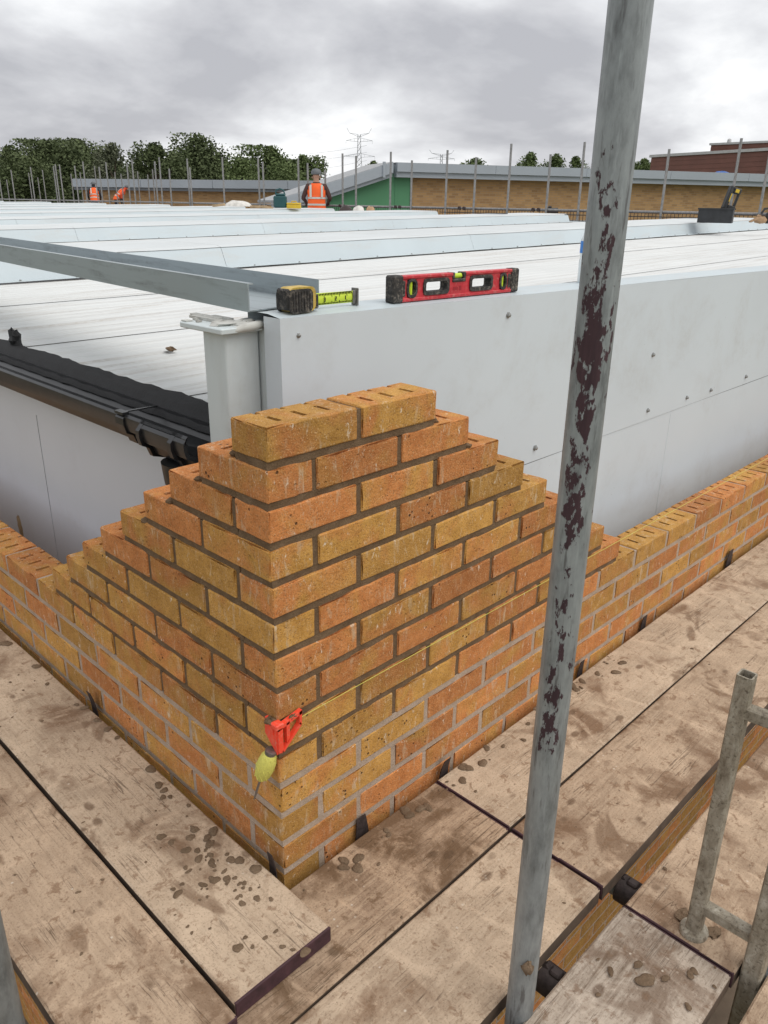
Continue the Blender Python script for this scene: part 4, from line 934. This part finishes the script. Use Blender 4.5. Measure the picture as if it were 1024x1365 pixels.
b = B(); b.prism([(kx, zt+.02), (lx-.3, zt+.02+(lx-.3-kx)*sl_), (lx-.3, zt-.05+(lx-.3-kx)*sl_), (kx, zt-.05)], lambda a, c_, t: (a, t, c_), -.40, 2.3); b.obj('roof', 'far_roof', gb)
for k in range(2): q = B(); q.box(-1.1-k*2.4, -1.02-k*2.4, -.5, -.44, zt-.35+(-.3-k*2.4)*sl_, zt+.10+(-.3-k*2.4)*sl_); q.obj('fascia_bracket', 'fascia', gb)
# far brick building on the left
Q0 = at(109, 239, 40); Q1 = at(420, 246, 37); dQ, lQ = wall_line(Q0, Q1)
fb = thing('brick_building', 'distant low tan brick building with grey fascia below the trees', 'building', (Q0.x, Q0.y, 0), rz=math.atan2(dQ.y, dQ.x))
b = B(); b.box(0, lQ+3, 0, 9, GZ, Q0.z-.46); b.obj('wall', 'tanbrick', fb)
for i in range(4):
    b = B(); b.box(-.3+i*(lQ+3)/4, -.3+(i+1)*(lQ+3)/4-.02, -.4, 0, Q0.z-.36, Q0.z); b.obj('fascia_panel', 'fascia', fb)
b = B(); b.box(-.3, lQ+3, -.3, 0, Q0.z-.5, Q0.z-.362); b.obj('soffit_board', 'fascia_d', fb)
b = B(); b.box(-.3, lQ+3, -.3, 9, Q0.z-.05, Q0.z+.02); b.obj('roof', 'far_roof', fb)
# red-brown clad building on the right: horizontal planks
def planks(par, x0, x1, z0, z1, y, n):
    for i in range(n):
        h = (z1-z0)/n; b = B(); b.prism([(0, z0+i*h), (0, z0+(i+1)*h), (-.065, z0+(i+1)*h), (-.08, z0+i*h)], lambda a, c_, t: (t, y+a, c_), x0, x1); b.obj('cladding_plank', 'redclad', par)
S0 = at(870, 208, 46); S1 = at(1060, 194.5, 38); dS, lS = wall_line(S0, S1)
rbd = thing('clad_block', 'red-brown block with horizontal cladding above the brick building on the right', 'building', (S0.x, S0.y, 0), rz=math.atan2(dS.y, dS.x))
b = B(); b.box(0, lS+4, .0, 12, GZ, S0.z-.05); b.obj('wall', 'redclad', rbd); planks(rbd, 0, lS+4, S0.z-2.2, S0.z-.08, 0, 9)
b = B(); b.box(-.1, lS+4, -.16, 12, S0.z-.08, S0.z+.06); b.obj('roof_trim', 'trim', rbd)
T0 = at(949, 192, 54); T1 = at(1060, 176, 50); dT, lT = wall_line(T0, T1)
rbe = thing('clad_block', 'smaller red-brown block rising behind the larger clad block at top right', 'building', (T0.x, T0.y, 0), rz=math.atan2(dT.y, dT.x))
b = B(); b.box(0, lT+5, 0, 10, GZ, T0.z-.05); b.obj('wall', 'redclad', rbe); planks(rbe, 0, lT+5, T0.z-2.0, T0.z-.08, 0, 8)
b = B(); b.box(-.1, lT+5, -.16, 10, T0.z-.08, T0.z+.05); b.obj('roof_trim', 'trim', rbe)
b = B(); b.lathe([(.12, 0), (.10, .15), (.16, .2), (.14, .42), (.02, .5)], 8); p = at(972, 190, 56); p.z = T0.z+.04; tag(b.obj('roof_vent', 'trim', None, 40, p), 'tiny vent on the roof of the smaller red-brown block', 'vent')
p = at(962, 228, 33); b = B(); b.blob((0, 0, .1), .45, .25, .16, 3, 10, 6, .2); b2 = b.obj('tarpaulin', simple('blue_tarpaulin', (.02, .10, .36), .5), None, 60, (p.x, p.y, zt+.0)); b2.scale = (1.3, 1.3, 1.0); tag(b2, 'small blue bundle on the fascia below the red-brown block', 'tarpaulin')

# ------------------------------------------------------------------ trees
def make_tree(name, label, u, vt, wpx, D_, mat, seed, dens=1.0, group='trees beyond the site'):
    top = at(u, vt, D_); base = Vector((top.x, top.y, GZ)); H = top.z-GZ; Wd = 1.18*wpx*D_/FPX; rr = random.Random(seed)
    root = thing(name, label, 'tree', base, group)
    b = B(); tr = [(0, 0, 0), (rr.uniform(-.2, .2), rr.uniform(-.2, .2), H*.3), (rr.uniform(-.4, .4), rr.uniform(-.4, .4), H*.62), (rr.uniform(-.4, .4), 0, H*.9)]
    b.tube(tr, [H*.028, H*.022, H*.014, H*.004], 8)
    clumps = []
    nC = 20
    for i in range(nC):
        a = rr.uniform(0, 6.28); hz = rr.uniform(.22, .90); rad = (Wd/2)*math.sqrt(max(0, 1-((hz-.5)/.52)**2))*rr.uniform(.35, .85)
        c_ = Vector((rad*math.cos(a), rad*math.sin(a), H*hz)); s_ = Wd*rr.uniform(.19, .30)
        clumps.append((c_, s_)); b.tube([(0, 0, H*max(.12, hz-.25)), c_*.6+Vector((0, 0, H*hz*.32)), c_], [H*.011, H*.007, H*.002], 5)
    clumps.append((Vector((0, 0, H-Wd*.12)), Wd*.12)); clumps.append((Vector((rr.uniform(-.1, .1)*Wd, 0, H-Wd*.22)), Wd*.17))
    b.obj('trunk', 'bark', root, 60)
    vs_ = []; fs = []
    nl = int(15000*dens)
    for i in range(nl):
        c_, s_ = clumps[rr.randrange(len(clumps))]
        d = Vector((rr.gauss(0, 1), rr.gauss(0, 1), rr.gauss(0, 1))).normalized(); p_ = c_+d*s_*(rr.random()**.45)*rr.uniform(.8, 1.25); 
        if p_.z > H: p_.z = H-rr.random()*.3
        s = rr.uniform(.08, .20)*(Wd/6)**.4*(D_/70)**.5
        a_ = Vector((rr.gauss(0, 1), rr.gauss(0, 1), rr.gauss(0, .7))).normalized(); b_ = a_.orthogonal().normalized(); b_.rotate(Matrix.Rotation(rr.uniform(0, 6.28), 3, a_))
        n_ = len(vs_); vs_ += [p_-a_*s, p_+b_*s*.5, p_+a_*s, p_-b_*s*.5]; fs.append((n_, n_+1, n_+2, n_+3))
    B().add(vs_, fs).obj('crown', mat, root, fix=False)
trees = [(12, 193, 85, 'leaf_d', 'dark leafy tree at the far left edge'), (62, 187, 90, 'leaf_d', 'dark round-topped tree, second from the left edge'), (103, 185, 85, 'leaf_d', 'tall dark tree above the left end of the distant brick building'), (148, 190, 62, 'leaf_g', 'thin greyish tree showing sky between its branches'), (205, 188, 80, 'leaf_d', 'dark tree just left of the tallest tree'), (264, 179, 84, 'leaf_d', 'tallest tree of the left tree line'), (320, 209, 62, 'leaf_m', 'low green tree right of the tallest tree'), (362, 194, 92, 'leaf_m', 'broad mid-green tree left of the orange-vested worker'), (405, 206, 56, 'leaf_m', 'small tree right behind the orange-vested worker')]
for i, (u, vt, w_, mt, lab) in enumerate(trees): make_tree('broadleaf_tree', lab, u, vt, w_, 66+(i % 3)*7, mt, 50+i, .5 if mt == 'leaf_g' else 1.0)
for i, (u, w_) in enumerate(((35, 90), (130, 95), (178, 80), (232, 80), (292, 80), (335, 70), (388, 60))): make_tree('broadleaf_tree', 'low dark tree filling the tree line, %s from the left among its back row' % ORD[i], u, 212+(i % 3)*5, w_, 84, 'leaf_d', 90+i, 1.0)
rt = [(632, 211, 40, 'small treetop above the brick building between two scaffold tubes'), (708, 202, 46, 'bushy leftmost treetop of the group left of the big foreground tube'), (742, 205, 50, 'treetop with loose outline above the brick building'), (768, 208, 40, 'treetop beside the big foreground tube on its left'), (860, 211, 34, 'treetop between the big foreground tube and the red-brown block'), (498, 214, 30, 'small treetop right of the pylon above the green building')]
for i, (u, vt, w_, lab) in enumerate(rt): make_tree('broadleaf_tree', lab, u, vt, w_, 92, 'leaf_m', 70+i, .7)

# ------------------------------------------------------------------ pylons
def pylon(label, u, vt, D_, wpx):
    top = at(u, vt, D_); H = top.z-GZ; k = D_/FPX
    root = thing('pylon', label, 'pylon', (top.x, top.y, GZ), rz=YAW-math.pi/2)
    b = B(); w0 = H*.085; t = .085*D_/300*1.2
    prof = [(0, w0), (H*.55, w0*.42), (H*.72, w0*.26), (H*.93, w0*.20)]
    def wz(z):
        for (a, wa), (c_, wb) in zip(prof, prof[1:]):
            if z <= c_: return wa+(wb-wa)*(z-a)/(c_-a)
        return prof[-1][1]
    zs = [0, H*.14, H*.27, H*.38, H*.47, H*.55, H*.61, H*.67, H*.73, H*.79, H*.86, H*.93]
    for sx in (-1, 1):
        for sy in (-1, 1): b.tube([(sx*wz(z), sy*wz(z), z) for z in zs], t, 4)
    for z0, z1 in zip(zs, zs[1:]):
        for s_ in (-1, 1):
            for sy in (-1, 1):
                b.tube([(-s_*wz(z0), sy*wz(z0), z0), (s_*wz(z1), sy*wz(z1), z1)], t*.6, 4); b.tube([(sy*wz(z0), -s_*wz(z0), z0), (sy*wz(z1), s_*wz(z1), z1)], t*.6, 4)
    b.obj('tower', 'pylon', root)
    for z, ww in ((H*.68, wpx*k*.62), (H*.86, wpx*k*.52)):
        a = B()
        for s_ in (-1, 1):
            a.tube([(s_*wz(z), 0, z-H*.012), (s_*ww, 0, z)], t*.7, 4); a.tube([(s_*wz(z), 0, z+H*.03), (s_*ww, 0, z)], t*.7, 4)
            for q in (.35, .65): a.tube([(s_*ww*q, 0, z-H*.008*(1-q)), (s_*ww*q, 0, z+H*.024*(1-q))], t*.5, 4)
            a.tube([(s_*ww, 0, z), (s_*ww, 0, z-H*.035)], t*.5, 4)
        a.obj('cross_arm', 'pylon', root)
    a = B()
    for s_ in (-1, 1): a.tube([(0, 0, H*.90), (s_*wpx*k*.38, 0, H*.945), (s_*wpx*k*.48, 0, H)], t*.8, 4); a.tube([(s_*wz(H*.93), 0, H*.93), (s_*wpx*k*.38, 0, H*.945)], t*.7, 4)
    a.obj('earth_wire_peak', 'pylon', root)
    return root
pylon('lattice electricity pylon standing behind the green building', 479, 171, 330, 34)
pylon('faint second pylon just showing above the brick building roof', 589, 200, 560, 34)
for i, (z0, zm) in enumerate(((194, 188), (203, 199), (214, 215))):
    a, c_ = at(479+10, z0, 330), at(250, zm, 420); b = B(); b.tube([a.lerp(c_, t/8)-Vector((0, 0, 5*(1-(2*t/8-1)**2))) for t in range(9)], .045, 4)
    tag(b.obj('power_line', 'pylon'), ('upper', 'middle', 'lower')[i]+' faint power line running left from the near pylon', 'cable')

# ------------------------------------------------------------------ people
def skin_body(name, verts, edges, radii, mat, parent, root_i=0):
    me = bpy.data.meshes.new(name); me.from_pydata(verts, edges, []); o = link(name, me, parent)
    md = o.modifiers.new('skin', 'SKIN'); md.use_smooth_shade = True
    for i, r_ in enumerate(radii):
        s_ = me.skin_vertices[0].data[i]; s_.radius = r_ if isinstance(r_, tuple) else (r_, r_); s_.use_root = (i == root_i)
    sb = o.modifiers.new('sub', 'SUBSURF'); sb.levels = 2; sb.render_levels = 2
    me.materials.append(mat); return o
def body_mat(name, top, legs, skinz, sleeve):
    g = G(name); s = g.sep(g.coord()); 
    c_ = g.mix(g.ramp(s[2], [(.498, 0), (.502, 1)], 'LINEAR'), legs, top)
    n = g.math('DIVIDE', s[2], 2.0); f = g.ramp(n, [(.47, 0), (.475, 1)]); c_ = g.mix(f, legs, top); c_ = g.mix(g.ramp(n, [(skinz/2-.003, 0), (skinz/2, 1)]), c_, (.42, .24, .17))
    g.set('Base Color', c_).set('Roughness', .85); return g.m
def vest_shell(parent, rings, mat, name='vest'):
    b = B(); n = 20
    for z0, rx, ry_, cy in rings: b.v += [(rx*math.cos(2*math.pi*k/n), cy+ry_*math.sin(2*math.pi*k/n), z0) for k in range(n)]
    for i in range(len(rings)-1):
        for k in range(n): b.f.append((i*n+k, i*n+(k+1) % n, (i+1)*n+(k+1) % n, (i+1)*n+k))
    return b.obj(name, mat, parent, 60)
def person(label, loc, rz, top, legs, bend=0.0, helmet=True, arms=.0):
    root = thing('person', label, 'person', loc, None, rz)
    # faces local +y; bend tips the trunk forward at the hip
    hip = .93; T = lambda x, y, z: (x, y*math.cos(bend)+(z-hip)*math.sin(bend), hip+(z-hip)*math.cos(bend)-y*math.sin(bend)) if z > hip else (x, y, z)
    V_ = []; E_ = []; Rd = []
    def v(x, y, z, r_, par=None):
        V_.append(T(x, y, z)); Rd.append(r_)
        if par is not None: E_.append((par, len(V_)-1))
        return len(V_)-1
    pel = v(0, 0, .95, (.15, .11)); wa = v(0, .0, 1.10, (.14, .10), pel); chs = v(0, .0, 1.32, (.17, .115), wa); nk0 = v(0, 0, 1.46, (.09, .08), chs); nk = v(0, .01, 1.54, (.055, .055), nk0); hd = v(0, .02, 1.60, (.082, .095), nk); hd2 = v(0, .022, 1.68, (.076, .09), hd)
    for s_ in (-1, 1):
        sh = v(s_*.19, 0, 1.41, .068, chs); el = v(s_*(.26+arms*.04), -.02+.04*arms, 1.15, .05, sh); wr = v(s_*(.25), .12+.18*arms, .98+.12*arms, .036, el); hn = v(s_*.24, .18+.2*arms, .93+.12*arms, .04, wr)
        for q, (dx, dl) in enumerate(((-.03, .07), (-.01, .085), (.01, .08), (.03, .065))): v(s_*.24+dx, .18+.2*arms+dl*.7, .93+.12*arms-dl*.6, .010, hn)
        v(s_*.20, .22+.2*arms, .95+.12*arms, .011, hn)
        hp = v(s_*.10, 0, .90, .095, pel); kn = v(s_*.115, .02, .50, .062, hp); an = v(s_*.12, -.02, .10, .045, kn); v(s_*.125, .14, .04, (.045, .035), an)
    m = body_mat('clothes_'+str(len(bpy.data.materials)), top, legs, 1.50 if bend < .2 else 1.9, None)
    skin_body('body', V_, E_, Rd, m, root)
    rings = [(.90, .20, .145, 0), (1.0, .195, .145, 0), (1.15, .19, .14, 0), (1.30, .205, .148, 0), (1.40, .20, .13, 0), (1.47, .12, .10, 0)]
    rings_obj = vest_shell(root, rings, 'hivis')
    for q in rings_obj.data.vertices: q.co = T(*q.co)
    for z in (1.02, 1.16):
        o = vest_shell(rings_obj, [(z-.02, .2, .15, 0), (z+.02, .2, .15, 0)], 'reflect', 'reflective_band')
        for q in o.data.vertices: q.co = T(*q.co)
    for s_ in (-1, 1):
        b = B(); b.grid(lambda u, v_: T(s_*(.10+.045*v_), -.155+.02*u+.04*max(0, u-.75), 1.18+.26*u), 6, 1); b.grid(lambda u, v_: T(s_*(.10+.045*v_), .155-.02*u-.04*max(0, u-.75), 1.18+.26*u), 6, 1); b.obj('reflective_band', 'reflect', rings_obj)
    b = B(); hc = T(0, .02, 1.675)
    if helmet:
        b.lathe([(.108, -.02), (.114, .0), (.108, .045), (.08, .085), (.03, .105)], 18, Matrix.Translation(hc)); b.grid(lambda u, v_: (hc[0]+(u-.5)*.20, hc[1]+.08+.09*v_*(1-(2*u-1)**2*.6), hc[2]+.004), 6, 2); b.obj('cap', 'helmet', root, 50)
    b = B(); b.blob((hc[0], hc[1]+.09, hc[2]-.09), .014, .02, .022, 2, 8, 5, .05)
    for s_ in (-1, 1): b.blob((hc[0]+s_*.085, hc[1]-.01, hc[2]-.08), .012, .022, .03, 2, 8, 5, .05)
    b.obj('nose_and_ears', 'skin', root, 60)
    return root
pw = at(421.5, 225, 19.5)
person('worker in orange hi-vis vest and grey cap seen from behind at the roof edge', (pw.x, pw.y, pw.z-1.95), YAW-math.pi/2+.05, (.07, .035, .03), (.03, .032, .04), 0, True, .9).scale = (1.15, 1.1, 1.1)
pw = at(124, 244, 36); person('distant worker in dark top and orange vest leaning over, left of the pair', (pw.x, pw.y, pw.z-1.66), YAW-math.pi/2+.3, (.02, .02, .025), (.02, .02, .03), .35, True, .5)
pw = at(153, 247, 36); person('distant worker in orange bending far over, right of the pair', (pw.x, pw.y, pw.z-1.50), YAW-math.pi/2-1.1, (.6, .08, .03), (.02, .02, .03), .8, True, .6)

# ------------------------------------------------------------------ clutter on and beyond the far roof edge
def on(u, v, D_): return at(u, v, D_)
p = on(374, 277, 18.2); jc = thing('jerry_can', 'dark teal jerry can with handle beside the orange-vested worker', 'can', p, rz=YAW-math.pi/2)
b = B(); b.bbox(-.15, .15, -.09, .09, 0, .26, .03); b.bbox(-.11, .13, -.07, .07, .25, .31, .03); b.obj('body', 'teal', jc)
b = B(); b.tube([(-.10, 0, .29), (-.09, 0, .38), (0, 0, .41), (.08, 0, .38), (.11, 0, .29)], .018, 8); b.obj('handle', 'teal', jc, 60)
p = on(392, 278, 18.2); yb = thing('tool_box', 'low yellow box on the roof edge between jerry can and worker', 'box', p, rz=YAW-math.pi/2)
b = B(); b.bbox(-.16, .16, -.10, .10, 0, .085, .012); b.obj('body', 'ypl', yb); b = B(); b.bbox(-.16, .16, -.10, .10, .088, .125, .012); b.tube([(-.06, 0, .12), (-.05, 0, .155), (.05, 0, .155), (.06, 0, .12)], .012, 6); b.obj('lid', 'ypl', yb)
p = on(318, 275, 19); b = B(); rr = random.Random(3)
b.grid(lambda u, v: ((u-.5)*.62+.02*math.sin(9*v), (v-.5)*.4, .17*(math.sin(math.pi*min(1, max(0, u)))**.5)*(math.sin(math.pi*v)**.5)*(.75+.4*mnoise.noise((u*4, v*4, 2)))), 18, 12); o = b.obj('plastic_sack', 'sack', None, 70, p); o.rotation_euler = (0, 0, YAW-math.pi/2+.1); tag(o, 'crumpled pale plastic sack lying on the roof edge', 'sack')
for i, (u, v, w_, lab) in enumerate(((292, 276, .30, 'short timber offcut left of the pale plastic sack'), (345, 278, .40, 'short timber plank between the sack and the jerry can'), (356, 279, .28, 'second timber offcut beside the jerry can'))):
    b = B(); b.bbox(-w_/2, w_/2, -.05, .05, 0, .05, .004); o = b.obj('timber_offcut', 'timber', None, None, on(u, v-1, 18.6)); o.rotation_euler = (0, R(6*(i-1)), YAW-math.pi/2+.3*(i-1)); tag(o, lab, 'timber')
for u, w_, mt, lab in ((461, .30, 'strap', 'dark red-brown bag right of the orange-vested worker'), (478, .26, 'sack', 'white paper bag lying right of the orange-vested worker'), (494, .20, 'kraft', 'brown paper bag end at the right of the bag heap')):
    b = B(); b.grid(lambda q, v: ((q-.5)*w_, (v-.5)*.25, .13*(math.sin(math.pi*q)**.4)*(math.sin(math.pi*v)**.4)*(.85+.3*mnoise.noise((q*3+u, v*3, 0)))), 12, 8); o = b.obj('cement_bag', mt, None, 70, on(u, 281.5, 17.4)); o.rotation_euler = (0, 0, YAW-math.pi/2); tag(o, lab, 'bag', 'bags on the roof edge')
# charcoal crate with a power tool on it
p = on(953, 297.0, 10.4); ck = thing('tool_crate', 'charcoal open crate standing on the far right of the roof', 'crate', p, rz=YAW-math.pi/2-.45)
b = B(); b.bbox(-.25, .25, -.16, -.145, 0, .21, .004); b.bbox(-.25, .25, .145, .16, 0, .21, .004); b.bbox(-.25, -.235, -.144, .144, 0, .21, .004); b.bbox(.235, .25, -.144, .144, 0, .21, .004); b.bbox(-.234, .234, -.144, .144, 0, .015, .003); b.obj('shell', 'charcoal', ck)
b = B(); b.bbox(-.262, .262, -.172, -.161, .19, .214, .003); b.bbox(-.262, .262, .161, .172, .19, .214, .003); b.obj('rim', 'charcoal', ck)
p2 = on(969, 279.5, 10.4); pt = thing('power_tool', 'black and yellow power tool standing upright on the charcoal crate', 'power tool', p2, rz=YAW-math.pi/2)
sh_ = Matrix.Rotation(R(14), 4, 'Y')
b = B(); b.bbox(-.085, -.03, -.06, .06, 0, .34, .012, sh_); b.obj('body', 'toolbody', pt)
b = B(); b.bbox(-.028, .10, -.05, .05, .0, .07, .01, sh_); b.bbox(-.028, .10, -.05, .05, .24, .33, .015, sh_); b.bbox(.07, .10, -.03, .03, .07, .24, .008, sh_); b.obj('handle', 'toolbody', pt)
b = B(); b.bbox(-.05, -.034, -.066, -.0605, .11, .23, .001, sh_); b.bbox(.0, .06, -.056, -.0505, .26, .31, .001, sh_); b.obj('yellow_trim', 'ypl', pt)
p = on(1016, 298, 10.2); gp = thing('glove_pair', 'tan work gloves and dark tool at the right edge of the roof', 'gloves', p, rz=YAW-math.pi/2)
b = B(); b.blob((-.03, 0, .05), .12, .06, .05, 4, 12, 8, .12); b.blob((-.06, .02, .10), .04, .03, .03, 5, 10, 6, .12)
for k in range(4): b.tube([(-.10-.005*k, -.03+.02*k, .05), (-.16, -.035+.022*k, .04), (-.19, -.035+.022*k, .02)], [.016, .014, .011], 6)
b.obj('glove', 'kraft', gp, 70)
b = B(); b.bbox(.04, .15, -.05, .05, .0, .16, .02); b.tube([(-.04, 0, .14), (0, 0, .21), (.08, 0, .22), (.11, 0, .14)], .018, 8); b.obj('tool_body', 'toolbody', gp, 50)
p = on(736, 284, 17.5); b = B(); b.bbox(-.13, .13, -.06, .06, 0, .11, .02); b.bbox(-.10, -.02, -.05, .05, .10, .15, .02); o = b.obj('black_block', 'toolbody', None, None, p); o.rotation_euler = (0, 0, YAW-math.pi/2); tag(o, 'small black block on the rail before the brick wall', 'block')
for q in (ck, pt, gp): q.scale = (.85,)*3
# added dark strips that paint in a shaded gap of the roof near the ridge
for x, y, ln, lab in ((11.6, 5.6, 2.3, 'dark strip painting a roof gap right of the big foreground tube'), (11.4, 8.6, 1.5, 'dark strip painting a roof gap left of the big foreground tube')):
    b = B(); b.bbox(-.05, .05, -ln/2, ln/2, 0, .012, .002); o = b.obj('dark_gap_strip', 'membrane', None, None, (x, y, rz_(x)+.165)); tag(o, lab, 'strip')
